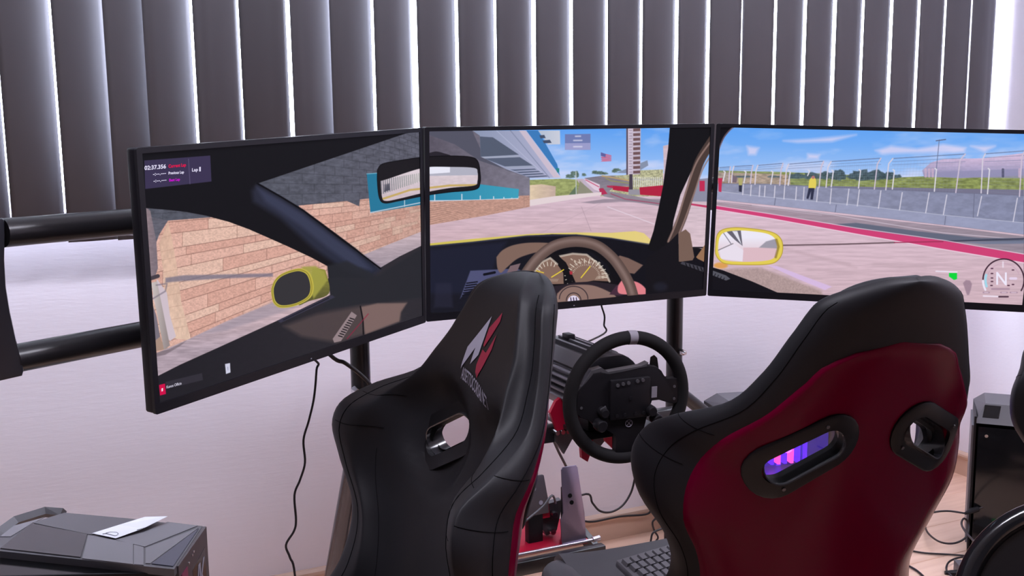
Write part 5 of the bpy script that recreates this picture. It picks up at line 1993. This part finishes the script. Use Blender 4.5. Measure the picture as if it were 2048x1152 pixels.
cable([(.392, 1.86, .93)]+yp([(632, 722), (633, 740), (628, 795), (618, 840), (607, 880), (610, 925), (600, 960), (589, 990), (592, 1040), (588, 1062), (572, 1090), (580, 1115), (590, 1152)], 2.0)+[(.44, 2.02, .2), (.46, 2.05, .004)], .0024,
      'thin black cable hanging from the left monitor down in front of the wall')
cable([(.40, 1.93, 1.0)]+yp([(658, 708), (690, 726), (722, 750), (745, 775), (770, 810)], 1.97)+[(.68, 2.0, .60)], .0042,
      'thick black cable running from the left monitor to behind the lettered seat')
cable([on_y(1200, 596, 2.06)]+yp([(1203, 612), (1209, 632), (1208, 650), (1207, 668)], 2.06)+[(1.08, 2.05, .80)], .0022,
      'short thin cable hanging from the middle monitor to the wheel base')
cable([(1.00, 1.98, .66), on_y(1106, 878, 2.05), on_y(1118, 905, 2.18), on_y(1135, 940, 2.30), on_y(1148, 985, 2.38), (1.25, 2.46, .24)], .0034,
      'black cable running down from the wheel deck to the pedals')
cable([(1.20, 2.36, .30)]+yp([(1172, 988), (1185, 1006), (1200, 1022), (1222, 1024), (1245, 1011), (1262, 985), (1270, 955), (1278, 920)], 2.45), .0032,
      'grey-black cable drooping in a loop against the wall right of the pedals')
cable([on_y(x, y, 2.715) for x, y in ((1150, 1036), (1168, 1042), (1190, 1043), (1240, 1033), (1290, 1029), (1303, 1020), (1312, 1004), (1330, 985))], .0034,
      'black cable lying along the top of the baseboard')
cable([(1.60, 2.55, .30)]+[on_y(x, y, 2.5) for x, y in ((1312, 1022), (1305, 1045), (1309, 1062), (1316, 1075), (1308, 1090))]+[(1.50, 2.4, .004)], .0030,
      'black cable curling down beside the right stand post')
cable([on_y(x, y, 2.1) for x, y in ((1340, 1053), (1322, 1058), (1306, 1066), (1302, 1080), (1300, 1092), (1290, 1100))]+[(1.30, 2.1, .15)], .0026,
      'thin black cable looping above the seat cushion edge')
c1 = cable([on_z(x, y, z) for x, y, z in ((1835, 1040, .12), (1862, 1026, .14), (1895, 1022, .15), (1932, 1027, .16))], .0030,
           'black cable leading to the plug joint in front of the right tower')
tube('plug_joint', [on_z(1930, 1027, .16), on_z(1945, 1021, .163), on_z(1956, 1018, .165)], [.004, .009, .008], M_black, c1, 10)
cable([on_z(1956, 1018, .165), on_z(1985, 1008, .18), on_z(2020, 996, .20), on_z(2060, 983, .22)], .0028,
      'cable stretching right from the plug joint across the black tower')
cable([on_z(x, y, .004+.02*k) for k, (x, y) in enumerate(((1849, 1048), (1856, 1066), (1878, 1083), (1905, 1087), (1928, 1078), (1937, 1062), (1936, 1045), (1928, 1037), (1923, 1047), (1930, 1062), (1950, 1085)))], .0030,
      'black cable looped on the floor left of the right tower')
cable([on_z(x, y, .005) for x, y in ((1815, 1100), (1850, 1106), (1900, 1109), (1950, 1113))], .0030,
      'dark straight cable crossing the floor behind the red-backed seat')
cable([on_z(x, y, .02) for x, y in ((1945, 1113), (1915, 1116), (1897, 1125), (1893, 1140), (1903, 1152))]+[(2.33, 1.98, .006)], .0030,
      'cable curling round the power adapter')
cable([on_z(x, y, .005) for x, y in ((1810, 1128), (1832, 1140), (1850, 1156), (1870, 1180))], .0032,
      'short cable at the bottom edge between the red-backed seat and the power adapter')

# ------------------------------------------------------------------ unseen panels added round the ambient fill lights (above the picture)
for x, y_ in ((.3, .9), (2.2, .9)):
    r = empty('fill_panel', (x, y_, ZC), label='unseen white panel added round a ceiling fill light at %s' % {(.3, .9): 'the middle of the room', (.3, -1.2): 'the rear of the room', (2.2, .9): 'the right of the room'}[(x, y_)], cat='lamp')
    box('fill_panel_housing', (-.64, -.19, -.05), (.64, .19, -.001), mat('fill_panel_white', (.8, .8, .8), .4), r, .004)
